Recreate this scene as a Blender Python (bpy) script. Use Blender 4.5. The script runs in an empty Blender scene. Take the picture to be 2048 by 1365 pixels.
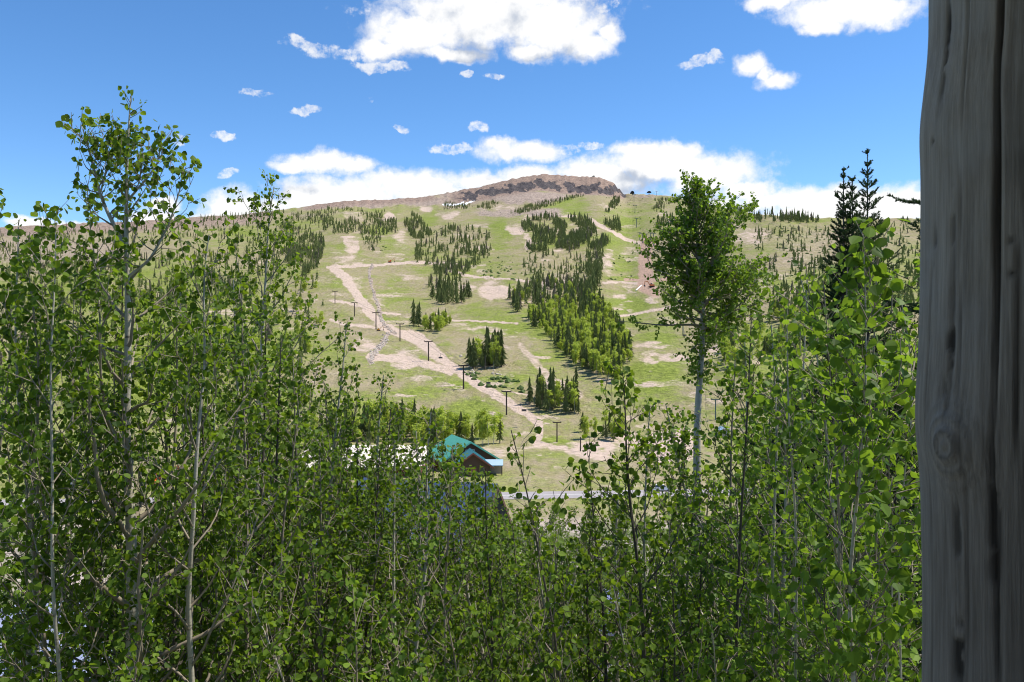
import bpy, math, numpy as np
from mathutils import Vector
C = bpy.context.scene.collection
SC = bpy.context.scene
rad = math.radians
F, CX, CY = 1707.0, 1024.0, 682.5          # focal length and centre of a 2048 px wide frame
RNG = np.random.default_rng(11)

def P(px, py, Y):                           # a point of space at depth Y seen at (px, py)
    return np.array([(px-CX)/F*Y, Y, (CY-py)/F*Y])

# ------------------------------------------------------------------ mesh helpers
def mesh_np(name, verts, faces_list, mats=(), smooth=False, face_attr=None, mat_idx=None):
    """faces_list: list of int arrays (n,k); face_attr: dict name -> float per face (in order)."""
    me = bpy.data.meshes.new(name)
    verts = np.asarray(verts, dtype=np.float32).reshape(-1, 3)
    me.vertices.add(len(verts)); me.vertices.foreach_set('co', verts.ravel())
    loops = np.concatenate([np.asarray(f).ravel() for f in faces_list]).astype(np.int32)
    tot = np.concatenate([np.full(len(f), np.asarray(f).shape[1], dtype=np.int32) for f in faces_list])
    start = np.concatenate([[0], np.cumsum(tot)[:-1]]).astype(np.int32)
    me.loops.add(len(loops)); me.loops.foreach_set('vertex_index', loops)
    me.polygons.add(len(tot)); me.polygons.foreach_set('loop_start', start)
    me.polygons.foreach_set('use_smooth', np.full(len(tot), smooth, dtype=bool))
    for m in mats: me.materials.append(m)
    if mat_idx is not None: me.polygons.foreach_set('material_index', np.asarray(mat_idx, dtype=np.int32))
    if face_attr:
        for k, v in face_attr.items():
            a = me.attributes.new(k, 'FLOAT', 'FACE'); a.data.foreach_set('value', np.asarray(v, dtype=np.float32))
    me.update(calc_edges=True)
    return me

def link(name, me, parent=None):
    o = bpy.data.objects.new(name, me); C.objects.link(o)
    if parent is not None: o.parent = parent
    return o

def tag(o, label, cat, group=None):
    o['label'] = label; o['category'] = cat
    if group: o['group'] = group
    return o

def empty(name, loc, label, cat, group=None, rz=0.0, scale=1.0):
    o = bpy.data.objects.new(name, None); C.objects.link(o)
    o.location = [float(v) for v in loc]; o.rotation_euler = (0, 0, rz); o.scale = (scale,)*3
    o.empty_display_size = .3
    return tag(o, label, cat, group)

class MB:
    """collects simple shapes into one mesh"""
    def __init__(s): s.v = []; s.f = {}; s.n = 0
    def add(s, v, f):
        v = np.asarray(v, float).reshape(-1, 3); s.v.append(v)
        for q in f: s.f.setdefault(len(q), []).append([i+s.n for i in q])
        s.n += len(v); return s
    def box(s, x0, x1, y0, y1, z0, z1):
        v = [(x0,y0,z0),(x1,y0,z0),(x1,y1,z0),(x0,y1,z0),(x0,y0,z1),(x1,y0,z1),(x1,y1,z1),(x0,y1,z1)]
        return s.add(v, [(0,3,2,1),(4,5,6,7),(0,1,5,4),(1,2,6,5),(2,3,7,6),(3,0,4,7)])
    def hexa(s, v):
        return s.add(v, [(0,3,2,1),(4,5,6,7),(0,1,5,4),(1,2,6,5),(2,3,7,6),(3,0,4,7)])
    def prism(s, prof, y0, y1):             # profile in x,z extruded along y
        n = len(prof)
        v = [(x,y0,z) for x,z in prof]+[(x,y1,z) for x,z in prof]
        f = [tuple(range(n)), tuple(range(2*n-1, n-1, -1))]+[(i, i+n, (i+1)%n+n, (i+1)%n) for i in range(n)]
        return s.add(v, f)
    def tube(s, pts, r, n=8):
        pts = np.asarray(pts, float)
        r = np.broadcast_to(np.asarray(r, float), (len(pts),))
        v, f = tubes(pts[None], r[None], n)
        s.add(v, [tuple(q) for q in f])
        k = len(pts)
        s.add(v[:n], [tuple(range(n-1, -1, -1))]); s.add(v[(k-1)*n:], [tuple(range(n))])
        return s
    def build(s, name, mat, parent=None, smooth=False):
        me = mesh_np(name, np.concatenate(s.v), [np.array(f) for f in s.f.values()], [mat], smooth)
        return link(name, me, parent)

def norm(a): return a/np.maximum(np.linalg.norm(a, axis=-1, keepdims=True), 1e-9)

def tubes(Pt, R, sides):
    """Pt (N,K,3), R (N,K) -> verts, quads of N tubes"""
    N, K, _ = Pt.shape
    T = np.empty_like(Pt); T[:, 1:-1] = Pt[:, 2:]-Pt[:, :-2]; T[:, 0] = Pt[:, 1]-Pt[:, 0]; T[:, -1] = Pt[:, -1]-Pt[:, -2]
    T = norm(T)
    ref = np.where(np.abs(norm(Pt[:, -1]-Pt[:, 0])[:, 2:3]) > .9, np.array([[1., 0, 0]]), np.array([[0, 0, 1.]]))[:, None, :]
    A = norm(np.cross(T, np.broadcast_to(ref, T.shape))); B = np.cross(T, A)
    th = np.arange(sides)*2*math.pi/sides
    V = Pt[:, :, None, :]+R[:, :, None, None]*(A[:, :, None, :]*np.cos(th)[None, None, :, None]+B[:, :, None, :]*np.sin(th)[None, None, :, None])
    n = np.arange(N)[:, None, None]*K*sides; k = np.arange(K-1)[None, :, None]*sides; j = np.arange(sides)[None, None, :]
    a = n+k+j; b = n+k+(j+1) % sides
    Q = np.stack([a, b, b+sides, a+sides], -1).reshape(-1, 4)
    return V.reshape(-1, 3), Q

def hash2(i, j, s):
    h = (i*374761393+j*668265263+s*974634917) & 0xffffffff
    h = ((h ^ (h >> 13))*1274126177) & 0xffffffff
    return ((h ^ (h >> 16)) & 0xffff)/65535.0
def vnoise(x, y, s=0):
    xi = np.floor(x).astype(np.int64); yi = np.floor(y).astype(np.int64); fx = x-xi; fy = y-yi
    fx = fx*fx*(3-2*fx); fy = fy*fy*(3-2*fy)
    a = hash2(xi, yi, s); b = hash2(xi+1, yi, s); c = hash2(xi, yi+1, s); d = hash2(xi+1, yi+1, s)
    return a*(1-fx)*(1-fy)+b*fx*(1-fy)+c*(1-fx)*fy+d*fx*fy
def fbm(x, y, o=4, s=0):
    t = 0; a = .5; w = 0
    for k in range(o):
        t = t+a*vnoise(x*2**k, y*2**k, s+k); w += a; a *= .5
    return t/w
def sstep(a, b, x):
    t = np.clip((x-a)/(b-a), 0, 1); return t*t*(3-2*t)

# ------------------------------------------------------------------ materials
class NT:
    def __init__(s, name, world=None):
        if world is None:
            s.m = bpy.data.materials.new(name); s.m.use_nodes = True; s.t = s.m.node_tree
        else: s.m = world; s.t = world.node_tree
        s.t.nodes.clear()
    def n(s, typ, **kw):
        nd = s.t.nodes.new(typ)
        ins = kw.pop('i', {})
        for k, v in kw.items(): setattr(nd, k, v)
        for k, v in ins.items():
            sock = nd.inputs[k]
            if isinstance(v, bpy.types.NodeSocket): s.t.links.new(v, sock)
            elif isinstance(v, bpy.types.Node): s.t.links.new(v.outputs[0], sock)
            else:
                if hasattr(sock.default_value, '__len__') and len(sock.default_value) == 4 and len(v) == 3: v = (*v, 1)
                sock.default_value = v
        return nd
    def math(s, op, a, b=0.0, c=None, clamp=False):
        i = {0: a, 1: b}
        if c is not None: i[2] = c
        return s.n('ShaderNodeMath', operation=op, use_clamp=clamp, i=i).outputs[0]
    def vm(s, op, a, b=(0, 0, 0)):
        nd = s.n('ShaderNodeVectorMath', operation=op, i={0: a, 1: b})
        return nd.outputs['Value' if op in ('LENGTH', 'DOT_PRODUCT', 'DISTANCE') else 'Vector']
    def mix(s, f, a, b):
        return s.n('ShaderNodeMix', data_type='RGBA', i={'Factor': f, 6: a, 7: b}).outputs[2]
    def ss(s, x, a, b):
        return s.n('ShaderNodeMapRange', interpolation_type='SMOOTHSTEP', i={0: x, 1: a, 2: b, 3: 0.0, 4: 1.0}).outputs[0]
    def noise(s, vec, scale, detail=4.0, rough=.55, dist=0.0, out=0):
        nd = s.n('ShaderNodeTexNoise', i={'Vector': vec, 'Scale': scale, 'Detail': detail, 'Roughness': rough, 'Distortion': dist})
        return nd.outputs[out]
    def pos(s): return s.n('ShaderNodeNewGeometry').outputs['Position']
    def obj(s): return s.n('ShaderNodeTexCoord').outputs['Object']
    def attr(s, name, out='Fac'): return s.n('ShaderNodeAttribute', attribute_name=name).outputs[out]
    def bump(s, h, strength=.3, dist=.02):
        return s.n('ShaderNodeBump', i={'Strength': strength, 'Distance': dist, 'Height': h}).outputs[0]
    def out(s, bsdf):
        s.t.links.new(bsdf.outputs[0], s.n('ShaderNodeOutputMaterial').inputs[0]); return s.m
    def pbr(s, col, rough=.7, metal=0.0, normal=None, spec=.4):
        i = {'Base Color': col, 'Roughness': rough, 'Metallic': metal, 'Specular IOR Level': spec}
        if normal is not None: i['Normal'] = normal
        return s.n('ShaderNodeBsdfPrincipled', i=i)

def simple(name, col, rough=.7, metal=0.0, var=.25, scale=3.0, spec=.4):
    t = NT(name); n = t.noise(t.obj(), scale, 5.0)
    c = t.mix(n, tuple(np.array(col)*(1-var)), tuple(np.minimum(np.array(col)*(1+var), .95)))
    return t.out(t.pbr(c, rough, metal, t.bump(n, .15), spec))

def leaf_mat(name, dark, light, tr, trf=.35, rough=.55, objrand=False):
    t = NT(name)
    f = t.attr('tint')
    if objrand:
        r = t.n('ShaderNodeObjectInfo').outputs['Random']
        f = t.math('ADD', t.math('MULTIPLY', f, .5), t.math('MULTIPLY', r, .5))
    c = t.mix(f, dark, light)
    if objrand: c = t.mix(t.ss(t.attr('tint'), 1.3, 1.8), c, (.20, .16, .12))
    p = t.pbr(c, rough, spec=.16)
    tl = t.n('ShaderNodeBsdfTranslucent', i={'Color': t.mix(f, tuple(np.array(tr)*.6), tr)})
    return t.out(t.n('ShaderNodeMixShader', i={0: trf, 1: p, 2: tl}))

M = {}
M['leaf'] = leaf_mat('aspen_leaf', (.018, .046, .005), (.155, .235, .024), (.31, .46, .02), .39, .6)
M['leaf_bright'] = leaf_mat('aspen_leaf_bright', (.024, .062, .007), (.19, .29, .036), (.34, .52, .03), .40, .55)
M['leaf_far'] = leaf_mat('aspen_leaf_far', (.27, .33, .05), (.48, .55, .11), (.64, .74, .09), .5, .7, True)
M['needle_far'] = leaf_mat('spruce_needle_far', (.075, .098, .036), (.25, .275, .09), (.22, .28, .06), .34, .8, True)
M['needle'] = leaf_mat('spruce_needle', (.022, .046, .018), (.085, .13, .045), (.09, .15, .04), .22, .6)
M['shrub'] = leaf_mat('shrub_leaf', (.05, .08, .02), (.12, .18, .04), (.15, .25, .04), .25, .7)

def bark_mat(name, base, dark, zs):
    t = NT(name); p = t.obj()
    v = t.vm('MULTIPLY', p, (1, 1, zs))
    n = t.noise(v, 9.0, 6.0, .6); m = t.noise(p, 2.3, 4.0)
    c = t.mix(t.ss(n, .55, .72), base, dark)
    c = t.mix(t.math('MULTIPLY', t.ss(m, .4, .7), .5), c, tuple(np.array(base)*.62))
    return t.out(t.pbr(c, .75, normal=t.bump(n, .4, .01), spec=.25))
M['bark'] = bark_mat('aspen_bark', (.42, .385, .295), (.09, .075, .055), 3.5)
M['limb'] = bark_mat('aspen_limb_bark', (.27, .225, .16), (.08, .065, .05), 1.0)
M['limb_dark'] = bark_mat('dark_limb_bark', (.085, .072, .055), (.03, .025, .02), 1.0)
M['bark_spruce'] = bark_mat('spruce_bark', (.10, .08, .065), (.03, .025, .02), .5)
M['bark_far'] = simple('aspen_bark_far', (.42, .40, .34), .8)

def terrain_mat():
    t = NT('mountain_ground'); p = t.pos()
    a = t.attr('mask', 'Color'); sep = t.n('ShaderNodeSeparateColor', i={0: a})
    Rm, Gm, Bm = sep.outputs[0], sep.outputs[1], sep.outputs[2]
    Am = t.attr('red'); Sn = t.attr('snow'); Nr = t.attr('near')
    big = t.noise(p, .012, 5.0, .6); mid = t.noise(p, .06, 6.0, .62); fin = t.noise(p, .45, 5.0, .65); vf = t.noise(p, 2.2, 4.0, .7)
    lift = lambda m, n, k: t.math('ADD', m, t.math('MULTIPLY', t.math('SUBTRACT', n, .5), k))
    g = t.ss(lift(lift(lift(Gm, big, 1.0), mid, 1.6), fin, 1.1), -.05, 1.0)
    streak = t.noise(t.vm('MULTIPLY', p, (1, .22, .22)), .35, 5.0, .65); dry = t.mix(t.ss(streak, .3, .7), t.mix(fin, (.20, .175, .07), (.32, .275, .135)), t.mix(fin, (.26, .205, .13), (.41, .33, .23)))
    grn = t.mix(t.ss(fin, .3, .7), (.125, .162, .024), (.255, .292, .058))
    c = t.mix(g, dry, grn)
    d = t.ss(lift(lift(Rm, mid, 1.3), fin, .8), .30, .75)
    dirt = t.mix(fin, (.39, .285, .215), (.62, .49, .395))
    c = t.mix(d, c, dirt)
    r = t.ss(lift(lift(Bm, mid, .8), fin, .6), .3, .75)
    rk2 = t.noise(p, .16, 6.0, .75); capn = t.attr('cap'); rock = t.mix(t.ss(t.math('ADD', t.math('MULTIPLY', rk2, .6), t.math('MULTIPLY', fin, .4)), .38, .62), (.15, .11, .09), (.50, .39, .31))
    rock = t.mix(t.math('MULTIPLY', capn, .85), rock, t.mix(t.ss(rk2, .36, .64), (.12, .078, .06), (.36, .25, .19)))
    c = t.mix(r, c, rock)
    ck = t.attr('cliff')
    c = t.mix(t.ss(lift(ck, fin, 1.0), .35, .65), c, t.mix(t.ss(rk2, .35, .65), (.022, .021, .028), (.125, .10, .095)))
    rd = t.ss(lift(lift(Am, mid, .7), fin, .8), .2, .85)
    c = t.mix(rd, c, t.mix(fin, (.33, .205, .145), (.50, .345, .26)))
    br_ = t.ss(t.noise(p, .5, 5.0, .7), .56, .66); c = t.mix(t.math('MULTIPLY', br_, .55), c, t.mix(fin, (.07, .095, .03), (.16, .185, .06)))
    spk = t.math('MULTIPLY', t.ss(vf, .56, .68), .6)
    c = t.mix(spk, c, t.mix(.5, c, (.05, .065, .025)))
    nearc = t.mix(t.ss(mid, .35, .6), t.mix(vf, (.34, .27, .225), (.52, .43, .37)), t.mix(vf, (.07, .10, .03), (.17, .20, .07)))
    c = t.mix(Nr, c, nearc)
    c = t.mix(t.ss(lift(Sn, fin, .3), .35, .6), c, (.86, .87, .9))
    h = t.math('ADD', t.math('MULTIPLY', mid, 3.0), fin)
    return t.out(t.pbr(c, .92, normal=t.bump(h, .55, 2.6), spec=.1))
M['terrain'] = terrain_mat()

def roof_mat(name, a, b, rough=.4):
    t = NT(name); n = t.noise(t.obj(), .8, 5.0)
    return t.out(t.pbr(t.mix(n, a, b), rough, .15))
M['blue_roof'] = roof_mat('blue_metal_roof', (.06, .092, .165), (.095, .135, .225), .38)
M['grey_roof'] = roof_mat('greyblue_metal_roof', (.21, .24, .36), (.29, .32, .44), .45)
M['green_roof'] = roof_mat('green_metal_roof', (.09, .38, .28), (.16, .48, .36), .5)
M['teal_roof'] = roof_mat('teal_metal_roof', (.08, .26, .27), (.14, .36, .37), .5)
M['pale_roof'] = roof_mat('pale_blue_roof', (.30, .42, .52), (.42, .54, .62), .5)
M['cream'] = roof_mat('cream_roof', (.62, .54, .43), (.78, .69, .57), .7)
M['tan_wall'] = simple('tan_wall', (.40, .32, .24), .8)
M['log_wall'] = simple('brown_log_wall', (.10, .055, .035), .75)
M['red_wall'] = simple('dark_red_wall', (.18, .035, .03), .7)
M['red_trim'] = simple('red_trim', (.30, .09, .06), .6)
M['glass'] = simple('dark_window_glass', (.04, .05, .06), .1, spec=.8)
M['white'] = simple('white_paint', (.78, .78, .76), .5, var=.05)
M['wood_pole'] = simple('dark_wood_pole', (.06, .042, .032), .85)
M['green_steel'] = simple('green_grey_steel', (.10, .14, .12), .6)
M['steel'] = simple('dark_steel', (.06, .06, .065), .5, .4)
M['yellow'] = simple('yellow_machine_paint', (.62, .30, .03), .45)
M['orange'] = simple('orange_machine_paint', (.65, .17, .04), .45)
M['rubber'] = simple('black_rubber', (.02, .02, .02), .9)
M['carpaint'] = simple('silver_car_paint', (.55, .58, .62), .3, .3, .05)
M['rock'] = simple('pale_boulder', (.40, .335, .27), .9, scale=1.5)
M['asphalt'] = simple('worn_asphalt', (.30, .27, .26), .9, scale=.6)
M['paint_line'] = simple('road_paint', (.7, .68, .62), .8)
M['plank'] = simple('porch_plank', (.20, .13, .08), .7)
M['pipe'] = simple('white_pipe', (.75, .74, .72), .5)

# ------------------------------------------------------------------ terrain
SKY = np.array([(-1300,470),(-600,462),(0,454),(150,448),(300,441),(400,434),(480,430),(570,419),(640,409),(685,402),(760,400),(830,396),(870,391),(900,385),(950,376),(1000,364),(1050,353),(1085,349.5),(1120,351),(1180,354),(1200,356),(1212,359),(1216,364),(1230,367),(1234,377),(1243,380),(1247,388),(1300,389),(1340,393),(1400,405),(1460,419),(1520,430),(1600,436),(1700,438),(1850,436),(2048,432),(2600,440),(3300,450)], float)
YS = np.array([(-1300,2000),(0,2100),(400,2150),(700,2300),(900,2500),(1085,2700),(1215,2600),(1245,2150),(1340,1900),(1460,1350),(1520,1080),(1850,1020),(3300,900)], float)
UQ = np.array([(0,1),(.05,.90),(.108,.776),(.2,.645),(.31,.519),(.5,.337),(.67,.167),(.80,.095),(.89,.06),(1,0)])
_q = np.linspace(0, 1, 801); _u = np.interp(_q, UQ[:,0], UQ[:,1])
_k = np.ones(61)/61; _us = np.convolve(np.pad(_u, 30, mode='reflect', reflect_type='odd'), _k, 'valid')
PYB = 885.0; YB = 295.0
NZ = np.array([(-80,6),(-20,-6),(0,-8),(5,-8.2),(20,-11),(40,-17),(70,-24),(110,-30.5),(150,-33.5),(180,-35),(295,-35),(300,-35)], float)
def zprof(Y):
    Y = np.asarray(Y, float); s = 0
    for d in (-6, -3, 0, 3, 6): s = s+np.interp(np.clip(Y+d*np.clip(Y/60, 0, 1), -80, 300), NZ[:,0], NZ[:,1])
    return s/5
def sky_at(px):
    s = 0
    for d in (-16, -8, 0, 8, 16): s = s+np.interp(px+d, SKY[:,0], SKY[:,1])
    return s/5
def sky_sharp(px):                          # the broken rim of the cap, felt only near the skyline
    s = 0
    for d in (-2, 0, 2): s = s+np.interp(px+d, SKY[:,0], SKY[:,1])
    return s/3+(fbm(px/5, px*0, 3, 71)-.5)*3.2*sstep(560, 700, px)*sstep(1262, 1245, px)
def far_point(px, py):
    px = np.asarray(px, float); py = np.asarray(py, float)
    sk = sky_at(px); q = np.clip((py-sk)/(PYB-sk), 0, 1)
    ys = 0
    for d in (-60, -30, 0, 30, 60): ys = ys+np.interp(px+d, YS[:,0], YS[:,1])
    ys = ys/5
    Y = np.exp(math.log(YB)+np.interp(q, _q, _us)*(np.log(ys)-math.log(YB)))
    x = (px-CX)/F*Y
    z = (CY-(sk+q*(PYB-sk)+(sky_sharp(px)-sk)*sstep(.075, 0, q)))/F*Y
    amp = sstep(300, 800, Y)
    z = z+amp*((fbm(x/170, Y/170, 4, 3)-.5)*11+(fbm(x/38, Y/38, 3, 9)-.5)*3.0)*sstep(0, .10, q)
    rk = rockband(px, py)
    z = z+amp*rk*(np.abs(fbm(x/30, Y/45, 4, 21)-.5)*26-4)+amp*sstep(.12, 0, q)*(fbm(x/14, Y/40, 4, 33)-.5)*6
    return x, Y, z
CL = np.array([(860,409),(890,404),(930,398),(965,394),(1000,385),(1040,379),(1075,372),(1110,376),(1150,382),(1200,383),(1235,387)], float)   # foot of the dark cliff band
def rockband(px, py):
    c = np.interp(px, CL[:,0], CL[:,1])
    hgt = 5+13*fbm(px/19, px*0+3, 3, 61)
    gap = sstep(.30, .42, fbm(px/11, py/40, 3, 62))
    c = c+(fbm(px/13, px*0, 3, 63)-.5)*7
    e = np.abs(py-c+hgt*.42)/(hgt*.55+4)
    blk = fbm(px/12, py/8, 4, 64)+.30*(1-e*e)
    return sstep(870, 960, px)*sstep(1262, 1242, px)*sstep(1.25, .8, e)*sstep(.60, .70, blk)
def near_point(x, Y): return zprof(Y)
def ground(px, py):
    """world point of the ground seen at (px, py)"""
    if py < PYB:
        x, y, z = far_point(np.array([px]), np.array([py])); return np.array([x[0], y[0], z[0]])
    Y = np.linspace(15, 299, 3000); pr = CY-zprof(Y)*F/Y
    yy = np.interp(py, pr[::-1], Y[::-1])
    return np.array([(px-CX)/F*yy, yy, float(zprof(yy))])

# masks are laid in slope coordinates (px, py): every blob is ground cover with a place of its own
def blob(px, py, L):
    m = np.zeros_like(px)
    for cx, cy, rx, ry, s in L:
        d = np.sqrt(((px-cx)/rx)**2+((py-cy)/ry)**2)
        m = np.maximum(m, s*sstep(1.25, .45, d))
    return m
def line(px, py, L):
    m = np.zeros_like(px)
    for pts, w0, w1, s in L:
        pts = np.array(pts, float); n = len(pts)-1
        for i in range(n):
            a, b = pts[i], pts[i+1]; ab = b-a
            sel = (px > min(a[0],b[0])-30) & (px < max(a[0],b[0])+30) & (py > min(a[1],b[1])-30) & (py < max(a[1],b[1])+30)
            if not sel.any(): continue
            X, Yv = px[sel], py[sel]
            t = np.clip(((X-a[0])*ab[0]+(Yv-a[1])*ab[1])/(ab@ab), 0, 1)
            d = np.hypot(X-a[0]-t*ab[0], Yv-a[1]-t*ab[1]); w = w0+(w1-w0)*(i+t)/n
            m[sel] = np.maximum(m[sel], s*sstep(w*1.25, w*.45, d))
    return m
TRACKS = [([(668,540),(690,560),(708,585),(725,612),(748,635),(768,655),(800,668),(840,675),(862,695),(890,722),(925,748),(965,775),(1005,798),(1050,825),(1078,845),(1080,870),(1072,885)], 11, 9, 1.0),
  ([(820,672),(850,690),(880,715)], 14, 14, .9), ([(740,715),(790,718),(850,728),(900,742)], 9, 9, .95),
  ([(655,536),(720,532),(790,530),(860,528),(900,528)], 3, 3, 1.0), ([(905,545),(960,552),(1020,556),(1190,572)], 3, 2.5, .85),
  ([(660,607),(700,612),(735,622)], 3, 3, .9), ([(760,626),(800,628)], 2.2, 2.2, .95), ([(900,637),(960,642),(1035,645)], 2.2, 2.2, .95),
  ([(1240,632),(1290,624),(1330,616),(1380,608)], 3, 3, 1.0), ([(1180,440),(1215,455),(1250,476),(1290,488)], 4, 5, 1.0),
  ([(1150,435),(1100,433),(1050,433)], 3, 3, .9), ([(1205,566),(1240,564),(1280,568)], 2.5, 3, 1.0),
  ([(1075,885),(1090,890),(1120,895),(1150,905)], 5, 6, .9), ([(660,640),(690,650),(740,655)], 4, 4, .7),
  ([(1040,690),(1075,730),(1110,765),(1160,790)], 8, 12, .6), ([(1015,782),(1080,795)], 2, 2, .8)]
RED = [([(1293,482),(1291,520),(1291,555),(1290,570)], 14, 19, 1.0), ([(1250,558),(1290,560),(1340,556)], 4, 4, .9), ([(1290,572),(1310,585)], 16, 14, .95), ([(1288,482),(1310,484)], 9, 9, .9)]
DIRT = [(700,488,16,30,.7),(800,480,22,28,.55),(1030,462,22,16,.8),(1050,485,10,18,.8),(985,582,38,24,.85),(905,535,28,14,.6),(770,432,14,10,.8),(900,432,20,12,.6),(845,418,24,7,.7),(905,415,22,6,.6),
  (880,470,12,12,.5),(930,575,24,12,.5),(810,720,40,30,.6),(760,600,20,14,.5),(960,655,70,10,.45),(1000,760,40,24,.4),(1330,715,60,14,.75),(1330,640,24,14,.4),(1240,590,26,8,.7),(1310,598,26,12,.6),
  (1210,520,18,30,.55),(1500,470,60,22,.6),(1340,890,70,40,.95),(1240,880,60,24,.7),(1190,900,60,30,.8),(1330,915,60,14,.9),(1000,905,60,20,.5),(1420,700,60,24,.5),(1550,560,60,30,.35),(1010,415,36,10,.5),(690,520,40,8,.5),(1120,500,20,8,.5),(1100,770,40,18,.6),(730,690,30,16,.6),(1300,690,60,10,.5)]
GREEN = [(700,500,30,12,.9),(780,500,34,18,.7),(755,460,30,10,.7),(700,575,40,14,.6),(770,640,40,12,.9),(720,600,16,18,.8),(800,590,50,30,.7),(850,570,30,30,.5),(860,435,20,20,.7),(1000,470,28,36,.75),(950,540,60,24,.6),(1060,625,120,12,.9),(960,625,60,14,.9),(1000,650,80,22,.9),
  (1100,700,60,40,.6),(890,690,20,10,.7),(1290,440,80,30,.6),(1130,415,50,22,.85),(1230,470,40,8,.9),(1240,510,50,36,.6),(1250,556,50,6,1.0),(1240,610,70,20,.9),(1300,640,90,24,.8),(1310,680,60,16,.75),(1310,750,70,40,.95),(1330,790,60,20,.9),(1080,670,30,20,.6),(840,790,60,20,.7),(940,815,60,22,.6),(1000,760,60,14,.6),(920,770,30,12,.7),(1110,880,40,10,.7),(1150,895,30,12,.7),
  (300,600,300,90,.6),(200,760,260,120,.8),(500,720,120,120,.7),(1500,560,80,20,.7),(1700,560,150,60,.4),(1600,700,160,80,.7),(840,600,60,30,.6)]
ROCKY = [(1000,425,75,13,.7),(1085,425,44,14,.75),(1110,565,70,30,.55),(1240,400,20,8,.4),(1670,500,200,60,.45),(100,500,300,40,.55),(700,408,110,9,.8),(860,405,120,12,.75),(600,430,60,8,.5),(1130,368,120,16,.9),(1040,395,110,14,.95),(950,390,90,14,.85),(1300,392,60,5,.6),(930,560,16,24,.5)]
CREEK = [([(745,530),(738,545),(740,565),(748,590),(756,615),(762,640),(770,652),(790,668)], 3.2, 4, 1.0), ([(775,668),(765,690),(748,705),(740,725)], 6, 6, .9)]

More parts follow.
